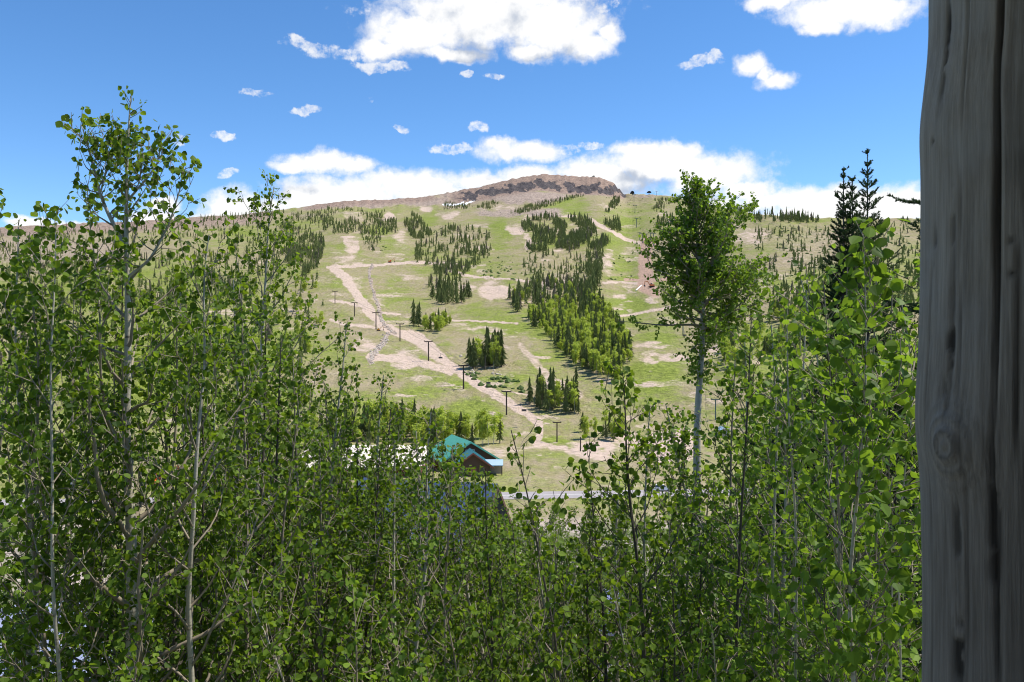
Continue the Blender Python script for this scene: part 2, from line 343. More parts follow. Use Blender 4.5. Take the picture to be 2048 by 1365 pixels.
def build_terrain():
    pxs = np.concatenate([np.arange(-1300,-60,40), np.arange(-60,2120,3.0), np.arange(2120,3301,40)])
    nq = 340
    qs = np.linspace(0, 1, nq)
    rows = []
    sk = sky_at(pxs)
    # behind the skyline, out to the horizon
    x0, y0, z0 = far_point(pxs, sk)
    for k, drop in ((9.0, -900), (4.0, -420), (2.2, -160), (1.45, -60), (1.12, -14)):
        yy = y0*k; rows.append(((pxs-CX)/F*yy, yy, z0*1.0+drop+(fbm(pxs/200, yy/500, 3, 5)-.5)*20, pxs, sk-5))
    for q in qs:
        py = sk+q*(PYB-sk); x, y, z = far_point(pxs, py); rows.append((x, y, z, pxs, py))
    for y in np.concatenate([np.geomspace(290, 62, 46), np.arange(60, -81, -3.0)]):
        yy = np.full_like(pxs, y); x = (pxs-CX)/F*max(y, 60.0)
        z = zprof(yy)+(fbm(x/9, yy/9, 4, 2)-.5)*.9*sstep(180, 150, yy)
        rows.append((x, yy, z, pxs, CY-zprof(yy)*F/np.maximum(yy, 20)))
    G = np.array(rows)                                   # (R,5,Cn)
    R_, _, Cn = G.shape
    V = np.stack([G[:,0], G[:,1], G[:,2]], -1)
    px, py = G[:,3].ravel(), G[:,4].ravel(); yw = G[:,1].ravel()
    # unit normals of the whole sheet, kept on every piece so no seams show
    du = np.gradient(V, axis=1); dv = np.gradient(V, axis=0)
    Nn = norm(np.cross(du, dv)).reshape(-1, 3); Nn[Nn[:,2] < 0] *= -1
    wob = (fbm(px/9, py/5, 3, 41)-.5)*9+(fbm(px/34, py/14, 3, 43)-.5)*26; wob2 = (fbm(px/9, py/5, 3, 77)-.5)*6+(fbm(px/34, py/14, 3, 79)-.5)*12
    tx, ty = px+(fbm(px/9, py/5, 3, 41)-.5)*7, py+(fbm(px/9, py/5, 3, 77)-.5)*5
    qx, qy = px+wob, py+wob2
    far = sstep(150, 190, yw)
    tr = line(tx, ty, TRACKS)*far; dn = fbm(px/16, py/6, 4, 92); dirt = np.clip(blob(qx, qy, DIRT)*(.25+1.5*dn), 0, 1)
    dirt = np.maximum(dirt, sstep(.60, .74, fbm(px/42, py/11, 4, 93))*.5*sstep(720, 640, np.abs(px-950)*1.0))
    dirt = np.maximum(dirt, tr)*far
    grn = (blob(qx, qy, GREEN)*.62+.30+(fbm(px/120, py/40, 3, 28)-.5)*.9+(fbm(px/60, py/16, 4, 8)-.5)*.7+(fbm(px/14, py/4.5, 3, 18)-.5)*.55)*far
    grn = grn*(1-.85*np.clip(tr, 0, 1))
    rock = np.maximum(blob(qx, qy, ROCKY), line(tx, ty, CREEK))*far
    top = sky_at(px); band = np.interp(px, CL[:,0], CL[:,1])
    cap = sstep(870, 930, px)*sstep(1262, 1240, px)*sstep(16, 4, py-band)
    cap = np.maximum(cap, sstep(560, 640, px)*sstep(900, 850, px)*sstep(16, 5, py-top)*.9)
    cap = np.maximum(cap, sstep(620, 500, px)*sstep(34, 14, py-top)*.7)
    rock = np.maximum(rock, cap); grn = grn*(1-.7*cap)
    red = line(tx, ty, RED)
    cliff = rockband(px, py)
    snow = line(qx*0+px, py, [([(886,411),(905,411),(920,409),(928,405)], 1.6, 1.6, 1.0), ([(926,411),(936,407),(948,403)], 1.3, 1.3, 1.0)])
    near = sstep(175, 150, yw)
    idx = np.arange(R_*Cn).reshape(R_, Cn)
    Q = np.stack([idx[:-1,:-1], idx[1:,:-1], idx[1:,1:], idx[:-1,1:]], -1).reshape(-1, 4)
    fm = lambda a: a[Q].mean(1)
    cls = np.zeros(len(Q), int)                          # 0 ski slope
    cls[fm(yw) < 178] = 1
    cls[(fm(cap) > .5) & (fm(px) > 560) & (fm(px) < 1262)] = 2
    cls[(fm(tr) > .5) & (fm(far) > .9)] = 3
    cls[fm(red) > .5] = 4
    cls[fm(snow) > .5] = 5
    names = ['ski_slope', 'ground', 'mountain_peak', 'dirt_track', 'soil_cut', 'snow_patch']
    Vf = V.reshape(-1, 3)
    for k, nm in enumerate(names):
        f = Q[cls == k]
        u, inv = np.unique(f, return_inverse=True)
        me = mesh_np(nm, Vf[u], [inv.reshape(-1, 4)], [M['terrain']], True)
        a = me.attributes.new('mask', 'FLOAT_COLOR', 'POINT')
        a.data.foreach_set('color', np.stack([dirt[u], np.clip(grn[u],0,1), rock[u], np.ones(len(u))], -1).astype(np.float32).ravel())
        for an, av in (('red', red), ('snow', snow), ('near', near), ('cliff', cliff), ('cap', cap)):
            b = me.attributes.new(an, 'FLOAT', 'POINT'); b.data.foreach_set('value', av[u].astype(np.float32))
        me.normals_split_custom_set_from_vertices([tuple(n) for n in Nn[u]])
        o = link(nm, me); o['kind'] = 'stuff' if nm == 'snow_patch' else 'structure'
        if nm == 'snow_patch': tag(o, 'old snow lying under the dark cliff band', 'snow')
build_terrain()

# valley road, a ribbon laid on the flat valley floor
def ribbon(name, pts, w, mat, lift):
    pts = np.array(pts, float); t = np.gradient(pts, axis=0); nrm = norm(np.stack([-t[:,1], t[:,0]], -1))
    L = pts+nrm*w/2; R = pts-nrm*w/2
    v = []
    for a in (L, R): v.append(np.stack([a[:,0], a[:,1], zprof(a[:,1])+lift], -1))
    n = len(pts); v = np.concatenate(v); i = np.arange(n-1)
    o = link(name, mesh_np(name, v, [np.stack([i+n, i+n+1, i+1, i], -1)], [mat])); return o
xs = np.linspace(-260, 260, 90)
rc = np.stack([xs, 193+xs*.05+4*np.sin(xs/90)], -1)
ribbon('road', rc, 9.0, M['asphalt'], .06)['kind'] = 'structure'
ln = ribbon('road_marking', rc, .25, M['paint_line'], .075); ln['kind'] = 'structure'
dw = ribbon('driveway', np.array([(-40,62),(-22,55),(-8,50),(4,47),(14,44),(26,40),(40,38)], float), 5.5, M['asphalt'], .55); dw['kind'] = 'structure'

# ------------------------------------------------------------------ far trees
def spruce_arrays(seed, levels=11, k=8):
    r = np.random.default_rng(seed); V = []; Fc = []; n = 0; tint = []
    z0 = r.uniform(.06, .14)
    for l in range(levels):
        t = l/(levels-1); zb = z0+(1-z0-.09)*t**.9
        R = (.15*(1-t)**.8+.010)*r.uniform(.62, 1.3); h = (1-z0)/levels*1.9
        a0 = r.uniform(0, 6.28)
        th = a0+np.arange(2*k)*math.pi/k+r.normal(0, .12, 2*k)
        rr = np.where(np.arange(2*k) % 2 == 0, R*r.uniform(.65, 1.35, 2*k), R*.30)
        zz = np.where(np.arange(2*k) % 2 == 0, zb-R*.28+r.normal(0, .008, 2*k), zb+h*.18)
        ring = np.stack([rr*np.cos(th), rr*np.sin(th), zz], -1)
        apex = np.array([[0, 0, min(zb+h, 1.0)]])
        V += [ring, apex]; m = 2*k
        Fc += [(n+j, n+(j+1) % m, n+m) for j in range(m)]
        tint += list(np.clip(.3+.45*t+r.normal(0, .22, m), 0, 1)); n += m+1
    return np.concatenate(V), np.array(Fc), np.array(tint)
def trunk_arrays(r0, h, sides=5):
    v, q = tubes(np.array([[[0, 0, -.03], [0, 0, h*.5], [0, 0, h]]]), np.array([[r0, r0*.7, r0*.25]]), sides); return v, q
def aspen_arrays(seed, nleaf=720, size=.027):
    r = np.random.default_rng(seed)
    zc = r.uniform(.18, .3)
    nb = 16; bz = r.uniform(zc, .92, nb); ba = r.uniform(0, 6.28, nb); br = .105*np.sqrt(np.clip(1-((bz-.55)/.5)**2, .05, 1))*r.uniform(.5, 1.1, nb)
    b = r.integers(0, nb, nleaf)
    c = np.stack([br[b]*np.cos(ba[b]), br[b]*np.sin(ba[b]), bz[b]], -1)+r.normal(0, 1, (nleaf, 3))*np.array([.038, .038, .045])
    d1 = norm(r.normal(0, 1, (nleaf, 3))); d2 = norm(np.cross(d1, r.normal(0, 1, (nleaf, 3))))
    s = size*r.uniform(.6, 1.3, (nleaf, 1))
    V = np.stack([c-d1*s, c+d2*s*.8, c+d1*s, c-d2*s*.8], 1).reshape(-1, 3)
    Fq = np.arange(nleaf*4).reshape(-1, 4)
    return V, Fq, np.clip(r.normal(.5, .25, nleaf), 0, 1)
SPR = [spruce_arrays(s, 15 if s < 4 else 12, 8 if s < 4 else 7) for s in range(7)]
SPR_LO = [spruce_arrays(50+s, 7, 5) for s in range(5)]
ASP = [aspen_arrays(80+s) for s in range(5)]
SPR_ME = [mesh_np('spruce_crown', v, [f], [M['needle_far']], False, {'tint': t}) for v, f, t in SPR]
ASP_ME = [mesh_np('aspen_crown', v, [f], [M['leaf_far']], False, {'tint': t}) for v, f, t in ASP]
_v, _q2 = trunk_arrays(.016, .85); SPR_TR = mesh_np('spruce_trunk', _v, [_q2], [M['bark_spruce']], True)
_v, _q2 = trunk_arrays(.011, .9); ASP_TR = mesh_np('aspen_trunk', _v, [_q2], [M['bark_far']], True)
def one_mesh(crown, trunk, cm, tm, name):
    v, f, t = crown; tv, tq = trunk
    return mesh_np(name, np.concatenate([v, tv]), [f, tq+len(v)], [cm, tm], False, {'tint': np.concatenate([t, np.zeros(len(tq))])}, np.concatenate([np.zeros(len(f)), np.ones(len(tq))]))
SPR_ONE = [one_mesh(c, trunk_arrays(.016, .85), M['needle_far'], M['bark_spruce'], 'spruce_tree') for c in SPR]

def in_poly(px, py, poly):
    c = np.zeros(len(px), bool); n = len(poly)
    for i in range(n):
        x1, y1 = poly[i]; x2, y2 = poly[(i+1) % n]
        k = ((y1 > py) != (y2 > py)) & (px < (x2-x1)*(py-y1)/((y2-y1) if y2 != y1 else 1e-9)+x1)
        c ^= k
    return c
def scatter(poly, n, clump=0.0):
    p = np.array(poly, float); lo, hi = p.min(0), p.max(0); out = []
    while len(out) < n:
        c = RNG.uniform(lo, hi, (n*4, 2)); ok = in_poly(c[:,0], c[:,1], poly)
        if clump > 0: ok &= fbm(c[:,0]/22, c[:,1]/11, 2, 91) > RNG.uniform(.5-clump*.35, .5+clump*.15, len(c))
        out += list(c[ok])
    return np.array(out[:n])
ZONES = [  # polygon, spruces, aspens, height range (m), clumping, where (for the label)
 ([(560,434),(660,418),(770,424),(764,440),(705,465),(640,468),(655,490),(636,540),(600,560),(560,520)], 430, 8, (7,13), .5, 'in the broad forest band at the upper left of the ski slope'),
 ([(0,470),(200,462),(400,446),(560,440),(560,560),(420,620),(0,620)], 620, 60, (7,13), .6, 'on the far slope behind the leafy aspens'),
 ([(0,640),(640,560),(655,640),(600,760),(0,800)], 170, 210, (9,15), .5, 'on the lower slope behind the leafy aspens'),
 ([(716,458),(790,436),(797,464),(765,470),(722,470)], 75, 0, (8,13), 0, 'in the small dark stand between two upper runs'),
 ([(722,474),(765,470),(765,490),(745,508),(726,492)], 40, 0, (4,8), 0, 'in the low tapering stand between two upper runs'),
 ([(802,425),(830,432),(864,468),(860,485),(830,480),(806,452)], 100, 0, (8,13), .2, 'in the stand running down beside the upper bare run'),
 ([(826,500),(905,455),(978,470),(982,500),(940,520),(880,540),(826,528)], 120, 0, (6,14), .7, 'in the open scrubby patch below the boulder field'),
 ([(868,410),(1000,405),(1005,415),(880,421)], 110, 0, (5,9), .3, 'in the thin row under the snow and cliffs'),
 ([(865,535),(935,528),(985,495),(978,515),(925,552),(870,556)], 70, 0, (6,11), 0, 'in the strip along the edge of the middle run'),
 ([(1040,447),(1090,438),(1180,440),(1195,470),(1110,470),(1050,480)], 190, 0, (8,13), .3, 'at the top of the central wooded spur'),
 ([(1046,480),(1120,474),(1200,474),(1222,488),(1200,500),(1060,505)], 230, 0, (7,12), .2, 'in the dense belt across the central wooded spur'),
 ([(1040,512),(1205,500),(1208,560),(1190,590),(1120,570),(1050,555)], 120, 0, (4,12), .7, 'among the rocks of the central wooded spur'),
 ([(1170,510),(1206,505),(1202,585),(1178,590)], 50, 0, (10,15), 0, 'along the right edge of the central wooded spur'),
 ([(1018,598),(1060,562),(1190,568),(1195,600),(1180,630),(1120,620),(1060,628),(1030,622)], 210, 24, (8,14), .3, 'in the lower stand of the central wooded spur'),
 ([(1040,640),(1100,612),(1200,600),(1237,650),(1265,722),(1235,770),(1170,750),(1120,705),(1085,665)], 230, 380, (8,14), 0, 'in the mixed wood beside the green run'),
 ([(852,575),(900,556),(945,575),(945,605),(915,628),(880,612),(855,596)], 68, 0, (10,16), .1, 'in the dark clump above the yellow-green grove'),
 ([(842,655),(900,646),(903,655),(880,668),(850,667)], 7, 34, (9,13), 0, 'in the small round yellow-green grove'),
 ([(822,650),(838,652),(838,656),(826,655)], 4, 0, (13,19), 0, 'at the left end of the small yellow-green grove'),
 ([(930,728),(998,718),(1005,735),(960,742),(936,738)], 30, 9, (10,19), 0, 'in the clump beside the dirt road bend'),
 ([(1052,800),(1100,792),(1160,800),(1162,828),(1110,832),(1066,815)], 34, 8, (8,15), 0, 'in the clump just right of the dirt road'),
 ([(600,872),(780,845),(900,862),(1010,886),(1010,893),(880,893),(600,900)], 36, 110, (8,14), 0, 'in the grove behind the green roofed lodge'),
 ([(1200,402),(1242,395),(1240,408),(1222,430),(1205,424)], 70, 0, (6,10), .2, 'on the bank below the peak'),
 ([(1308,402),(1345,398),(1345,475),(1318,472),(1300,430)], 90, 0, (6,10), .3, 'on the shoulder beside the upper lift towers'),
 ([(1206,444),(1238,442),(1242,464),(1220,458)], 28, 0, (9,14), 0, 'in the small stand under the upper dirt track'),
 ([(1462,424),(1520,430),(1620,437),(1640,446),(1500,448)], 60, 0, (8,14), .4, 'along the right skyline ridge'),
 ([(1500,455),(1850,442),(1850,640),(1560,640)], 640, 0, (3,10), .6, 'on the open hillside at the right'),
 ([(1430,650),(1640,600),(1640,720),(1450,740)], 60, 80, (8,12), .3, 'on the slope behind the tall lone aspen'),
 ([(400,436),(480,432),(570,422),(566,432),(400,446)], 60, 0, (8,14), 0, 'on the left skyline ridge'),
 ([(1020,426),(1060,410),(1150,396),(1168,396),(1120,409),(1045,427)], 130, 0, (6,9), 0, 'in the dark strip under the talus of the peak'),
 ([(1150,860),(1250,850),(1250,890),(1160,880)], 6, 10, (7,11), 0, 'at the foot of the slope right of the dirt road'),
]
b_up = lambda poly: np.mean([q[1] for q in poly]) < 540 and not (poly[0][0] == 1500)
TREES = []
for zi, (poly, ns, na, (h0, h1), cl, where) in enumerate(ZONES):
    ns = int(ns*(2.2 if b_up(poly) else 1.15)); pts = scatter(poly, ns+na, cl)
    pts2 = pts.copy()
    for kind, cnt, sub in (('spruce', ns, pts[:ns]), ('aspen', na, pts[ns:])):
        if cnt == 0: continue
        x, y, z = [], [], []
        for a, b in sub:
            g = ground(a, b); x.append(g[0]); y.append(g[1]); z.append(g[2])
        for (a, b), xx, yy, zz in zip(sub, x, y, z):
            h = RNG.uniform(h0, h1)*(RNG.uniform(.45, .8) if RNG.random() < .25 else 1.0)
            if kind == 'aspen': h *= .82
            hid = (a < 620 and b > 470) or (a > 1560 and b > 560) or (1320 < a < 1545 and b < 690)
            TREES.append((kind, xx, yy, zz, h, a, b, h/yy*F*(.3 if hid else 1.0), where, zi))
def split_largest(kind, n):
    L = sorted([t for t in TREES if t[0] == kind], key=lambda t: -t[7]); return L[:n], L[n:]
GRP = {}
for kind in ('spruce', 'aspen'):
    own, rest = split_largest(kind, 296 if kind == 'spruce' else 150)
    for (k, x, y, z, h, a, b, s, where, zi) in own:
        lab = ('dark green spruce ' if kind == 'spruce' else 'yellow-green aspen ')+where
        grp = ('spruces ' if kind == 'spruce' else 'aspens ')+where
        i = int(RNG.integers(0, 5)); rz = RNG.uniform(0, 6.28); wd = RNG.uniform(.8, 1.25)
        if s > 26:
            o = empty(kind+'_tree', (x, y, z), lab, 'tree', grp, rz); o.scale = (h*wd, h*wd, h); o.rotation_euler = (RNG.normal(0, .025), RNG.normal(0, .025), rz)
            if kind == 'spruce': link('crown', SPR_ME[i], o); link('trunk', SPR_TR, o)
            else: link('crown', ASP_ME[i], o); link('trunk', ASP_TR, o)
        else:
            me = SPR_ONE[i] if kind == 'spruce' else ASP_ME[i]
            o = link(kind+'_tree', me); o.location = (x, y, z); o.rotation_euler = (0, 0, rz); o.scale = (h*wd, h*wd, h); tag(o, lab, 'tree', grp)
    if rest:
        Vs, Fs, Ts, n = [], [], [], 0
        lib = SPR_LO if kind == 'spruce' else ASP
        for (k, x, y, z, h, a, b, s, where, zi) in rest:
            v, f, t = lib[int(RNG.integers(0, 5))]; an = RNG.uniform(0, 6.28); w = h*RNG.uniform(.85, 1.35)
            c, sn = math.cos(an)*w, math.sin(an)*w
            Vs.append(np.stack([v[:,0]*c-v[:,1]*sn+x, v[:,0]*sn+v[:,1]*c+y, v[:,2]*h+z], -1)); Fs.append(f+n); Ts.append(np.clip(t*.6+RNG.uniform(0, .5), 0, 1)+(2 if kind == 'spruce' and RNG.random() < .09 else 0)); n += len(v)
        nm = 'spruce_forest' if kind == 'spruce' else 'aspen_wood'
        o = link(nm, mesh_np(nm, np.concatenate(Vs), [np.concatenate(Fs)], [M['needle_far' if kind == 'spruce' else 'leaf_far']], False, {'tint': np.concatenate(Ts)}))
        o['kind'] = 'stuff'; tag(o, 'far small spruces scattered over the mountainside' if kind == 'spruce' else 'far small aspens mixed through the lower slope', 'forest')

# low shrubs and boulders over the slope
def lumps(name, zones, mat, size, sq, seed, label, cat):
    r = np.random.default_rng(seed); Vs, Fs, Ts, n = [], [], [], 0
    ico = np.array([(0,0,1),(.9,0,.3),(.28,.85,.35),(-.72,.53,.3),(-.72,-.53,.35),(.28,-.85,.3),(.7,.5,-.4),(-.3,.85,-.4),(-.85,0,-.4),(-.3,-.85,-.4),(.7,-.5,-.4)])
    fc = np.array([(0,1,2),(0,2,3),(0,3,4),(0,4,5),(0,5,1),(1,6,2),(2,7,3),(3,8,4),(4,9,5),(5,10,1),(2,6,7),(3,7,8),(4,8,9),(5,9,10),(1,10,6)])
    for poly, cnt in zones:
        pts = scatter(poly, cnt, .4) if isinstance(poly, list) else poly
        for a, b in pts:
            g = ground(a, b); s = r.uniform(*size)
            v = ico*s*r.uniform(.6, 1.3, (11, 3))*np.array([1, 1, sq]); an = r.uniform(0, 6.28)
            v = np.stack([v[:,0]*math.cos(an)-v[:,1]*math.sin(an), v[:,0]*math.sin(an)+v[:,1]*math.cos(an), v[:,2]], -1)+g
            Vs.append(v); Fs.append(fc+n); n += 11; Ts.append(np.clip(r.normal(.5, .3, 15), 0, 1))
    o = link(name, mesh_np(name, np.concatenate(Vs), [np.concatenate(Fs)], [mat], False, {'tint': np.concatenate(Ts)}))
    o['kind'] = 'stuff'; tag(o, label, cat)
creek = []
for pts, w, n in (([(745,530),(738,545),(740,565),(748,590),(756,615),(762,640),(770,652),(790,668)], 3.2, 240), ([(776,668),(765,690),(748,705),(740,728)], 7, 170)):
    pts = np.array(pts, float); t = RNG.uniform(0, len(pts)-1, n); i = t.astype(int); f = (t-i)[:,None]
    creek += list(pts[i]*(1-f)+pts[np.minimum(i+1, len(pts)-1)]*f+RNG.normal(0, w*.5, (n, 2)))
lumps('boulders', [(np.array(creek), 0), ([(930,412),(1030,412),(1050,432),(920,432)], 300), ([(1050,415),(1120,415),(1120,432),(1060,434)], 140), ([(1040,540),(1180,520),(1190,590),(1060,580)], 110), ([(905,690),(1000,738),(1010,760),(930,745)], 40), ([(560,425),(860,398),(860,404),(600,424)], 160), ([(870,380),(1000,362),(1180,352),(1235,384),(900,398)], 420)], M['rock'], (.4, 1.15), .65, 4, 'pale grey boulders along the creek bed and scree', 'rocks')
lumps('shrubs', [([(870,445),(980,455),(985,500),(900,545),(850,530)], 170), ([(1040,440),(1210,445),(1205,590),(1040,570)], 150), ([(1500,455),(1850,445),(1850,640),(1560,640)], 620), ([(720,440),(800,440),(770,505),(725,500)], 40), ([(1220,500),(1270,510),(1270,560),(1210,560)], 30), ([(980,515),(1040,510),(1030,560),(960,550)], 60), ([(900,740),(1050,760),(1060,800),(960,770)], 40), ([(1205,395),(1340,395),(1340,470),(1210,440)], 110), ([(0,480),(600,470),(640,640),(0,640)], 420)], M['shrub'], (.6, 1.9), .75, 6, 'low green shrubs dotted over the open slope', 'shrubs')

# ------------------------------------------------------------------ near aspens
LEAF = np.array([(0,0,0),(.14,.36,.06),(.5,.52,.10),(.82,.30,.05),(1.04,0,-.03),(.82,-.30,.05),(.5,-.52,.10),(.14,-.36,.06)])
LF = np.array([(0,4,3,2,1),(0,7,6,5,4)])
def leaves_arrays(pos, tip, nrm, size):
    x = norm(tip); y = norm(np.cross(nrm, x)); z = np.cross(x, y)
    V = pos[:,None,:]+size[:,None,None]*(LEAF[None,:,0:1]*x[:,None]+LEAF[None,:,1:2]*y[:,None]+LEAF[None,:,2:3]*z[:,None])
    Fq = (np.arange(len(pos))*8)[:,None,None]+LF[None]
    return V.reshape(-1, 3), Fq.reshape(-1, 5)
def resample(pts, n):
    pts = np.asarray(pts, float); d = np.concatenate([[0], np.cumsum(np.linalg.norm(np.diff(pts, axis=0), axis=1))])
    s = np.linspace(0, d[-1], n); out = np.stack([np.interp(s, d, pts[:,k]) for k in range(3)], -1)
    for _ in range(3): out[1:-1] = .25*out[:-2]+.5*out[1:-1]+.25*out[2:]
    return out
def grow(path, r0, r1, rng, nb, blen, t0, leaf=.05, twig=.13, lsp=.042, up=.10, ang=(62, 32), leaders=(), sag=0.0, tl=(.16, .42), tap=1.8, lf=.42):
    """returns trunk, limb and leaf arrays. path: base..top; blen(t): limb length along the stem"""
    K = 40; path = resample(path, K); tt = np.linspace(0, 1, K)
    stems = [(path, r0+(r1-r0)*tt**tap)]
    for lp, la, lb in leaders:
        q = resample(lp, K); stems.append((q, la+(lb-la)*tt))
    TV, TQ = [], []; n = 0
    for s, rr in stems:
        v, q = tubes(s[None], rr[None], 9); TV.append(v); TQ.append(q+n); n += len(v)
    brs = []
    for si, (s, rr) in enumerate(stems):
        Ls = np.linalg.norm(np.diff(s, axis=0), axis=1).sum()
        m = nb if si == 0 else max(5, int(nb*.35)); a0 = t0 if si == 0 else .15
        az = rng.uniform(0, 6.28)
        for i in range(m):
            t = a0+(.985-a0)*((i+rng.uniform(0, .8))/m); az += 2.4+rng.normal(0, .4)
            L = blen(t)*rng.uniform(.55, 1.15)*(1 if si == 0 else lf)
            if L < .08: continue
            j = t*(K-1); j0 = int(j); p = s[j0]+(s[min(j0+1, K-1)]-s[j0])*(j-j0)
            a = rad(ang[0]+(ang[1]-ang[0])*t+rng.normal(0, 7))
            d = np.array([math.cos(az)*math.sin(a), math.sin(az)*math.sin(a), math.cos(a)])
            pts = [p]; nseg = 7
            for q in range(nseg):
                d = d+np.array([0, 0, up-sag*(q/nseg)])+rng.normal(0, .15, 3); d = d/np.linalg.norm(d)
                pts.append(pts[-1]+d*L/nseg)
            brs.append((np.array(pts), min(float(np.interp(t, tt, rr))*.55, .007+.013*L), L))
    BP = np.array([b[0] for b in brs]); BR = np.array([b[1] for b in brs])[:,None]*np.linspace(1, .22, 8)[None]
    BR = np.maximum(BR, .0018)
    v, q = tubes(BP, BR, 6); LV, LQ = [v], [q]; n = len(v)
    # second-order shoots
    def shoots(BPs, lens, s0, sp, lo, hi):
        st = []
        for bp, L in zip(BPs, lens):
            m = max(2, int(L*(1-s0)/sp)); s = s0+(1-s0)*(np.arange(m)+rng.uniform(0, 1, m))/m; kk = bp.shape[0]-1
            j = s*kk; j0 = np.minimum(j.astype(int), kk-1); p = bp[j0]+(bp[j0+1]-bp[j0])*(j-j0)[:,None]
            d = norm(bp[j0+1]-bp[j0]); side = norm(np.cross(d, rng.normal(0, 1, (m, 3))))
            dd = norm(d*rng.uniform(.35, .9, (m, 1))+side*rng.uniform(.5, 1.0, (m, 1))+np.array([0, 0, .22]))
            ln_ = rng.uniform(lo, hi, m)*(1-.35*s)*min(1.0, .5+L)
            b = rng.normal(0, .16, (m, 3)); q1 = p+dd*ln_[:,None]*.5; q2 = q1+norm(dd+b+np.array([0, 0, .12]))*ln_[:,None]*.5
            st.append(np.stack([p, q1, q2], 1))
        return np.concatenate(st)
    tops = []
    for s, rr in stems: tops.append(s[int(K*.86):])
    TW = shoots(list(BP), [b[2] for b in brs], .22, twig, *tl)
    TW = np.concatenate([TW]+[shoots([tp], [np.linalg.norm(tp[-1]-tp[0])], 0, twig*.8, .08, .2) for tp in tops])
    v, q = tubes(TW, np.tile(np.array([[.0032, .0024, .0014]]), (len(TW), 1)), 4); LV.append(v); LQ.append(q+n)
    # leaves along shoots
    tlen = np.linalg.norm(TW[:,2]-TW[:,0], axis=1); cnt = np.maximum(3, (tlen/lsp).astype(int)+1)
    idx = np.repeat(np.arange(len(TW)), cnt); k = len(idx)
    s = rng.uniform(.15, 1.0, k)**.8; seg = s > .5
    p = np.where(seg[:,None], TW[idx,1]+(TW[idx,2]-TW[idx,1])*((s-.5)*2)[:,None], TW[idx,0]+(TW[idx,1]-TW[idx,0])*(s*2)[:,None])
    pet = norm(rng.normal(0, 1, (k, 3))+norm(TW[idx,2]-TW[idx,0])*.6+np.array([0, 0, -.1])); p = p+pet*rng.uniform(.012, .045, (k, 1))
    tip = norm(pet*.7+np.array([0, 0, -.55])+rng.normal(0, .35, (k, 3)))
    nr = norm(rng.normal(0, 1, (k, 3))+np.array([0, -.25, .55]))
    size = leaf*rng.uniform(.42, 1.25, k)
    CV, CF = leaves_arrays(p, tip, nr, size)
    tint = np.repeat(np.clip(rng.normal(.42, .30, k), 0, 1), 2)
    return (np.concatenate(TV), np.concatenate(TQ)), (np.concatenate(LV), np.concatenate(LQ)), (CV, CF, tint), k
NLEAF = 0
def aspen(D, pts, label, rpx, nb, bl, t0=.35, leaf=.05, seed=1, group=None, mat='leaf', limb='limb', bark='bark', leaders=(), toppx=1.2, **kw):
    """stem through image positions pts (top last) at distance D, carried down to the ground"""
    global NLEAF
    if pts[-1][0] < 560 and D < 12 and rpx > 4 and group is None: bl = [(a, b*(1.15 if a < .93 else 1)) for a, b in bl]
    rng = np.random.default_rng(seed)
    W = [P(a, b, D)+np.array([rng.normal(0, .025) if 0 < q < len(pts)-1 else 0, rng.normal(0, .05), 0]) for q, (a, b) in enumerate(pts)]
    gz = float(zprof(D))-.15
    first = W[0]
    if first[2] > gz+.3:
        n = max(1, int((first[2]-gz)/1.2)); sl = (W[0]-W[1]) if len(W) > 1 else np.zeros(3); sl = sl/max(abs(sl[2]), .2)*.35
        W = [np.array([first[0]+sl[0]*min(1.5, (first[2]-gz))*k/n, first[1], first[2]+(gz-first[2])*k/n]) for k in range(n, 0, -1)]+W
    base = W[0].copy()
    loc = [w-base for w in W]
    lds = [([P(a, b, D)-base for a, b in q], ra/F*D, rb/F*D) for q, ra, rb in leaders]
    H = loc[-1][2]
    bf = (lambda t: np.interp(t, [b[0] for b in bl], [b[1] for b in bl]))
    wide = 1.22 if 'tap' in kw else 1.7
    if 'ang' not in kw: kw['ang'] = (70, 36)
    kw['twig'] = kw.get('twig', .13)*.62; kw['lsp'] = kw.get('lsp', .042)*(.50 if pts[-1][0] < 620 else .56)
    tr, lm, cr, k = grow(loc, rpx*1.05/F*D, toppx*.8/F*D, rng, int(nb*1.3), lambda q: bf(q)*wide, t0, leaf*(.98 if D < 12 else 1.0), leaders=lds, **kw)
    NLEAF += k
    o = empty('aspen_tree', base, label, 'tree', group)
    link('trunk', mesh_np('aspen_stem', tr[0], [tr[1]], [M[bark]], True), o)
    link('limbs', mesh_np('aspen_limbs', lm[0], [lm[1]], [M[limb]], True), o)
    link('crown', mesh_np('aspen_leaves', cr[0], [cr[1]], [M[mat]], False, {'tint': cr[2]}), o)
    return o
TH = 'young aspens in the leafy thicket below the porch'
aspen(6.6, [(262,1340),(258,1040),(250,870),(257,760),(252,600),(248,485),(253,400),(256,300),(258,190)], 'tall forked aspen at left with its bare top against blue sky', 16, 40, [(.35,.95),(.6,1.15),(.76,.85),(.85,.34),(.93,.17),(1,.06)], .42, .046, 1, tap=2.2, lf=.24,
      leaders=[([(249,490),(230,455),(215,425),(199,385),(184,320),(163,250)], 4.5, .8), ([(256,400),(270,385),(294,355),(312,335),(320,305)], 2.6, .7), ([(249,560),(300,520),(338,450),(360,380),(370,320)], 3.4, .7), ([(200,390),(215,330),(226,300),(232,275)], 2, .6)], twig=.15, lsp=.055)
aspen(7.0, [(196,1340),(182,1180),(184,1080),(197,990),(196,700),(197,560),(185,460),(176,395)], 'slim aspen just left of the tall forked one', 7, 36, [(.2,.7),(.6,.8),(.9,.4),(1,.15)], .30, .048, 2, twig=.14, lsp=.05)
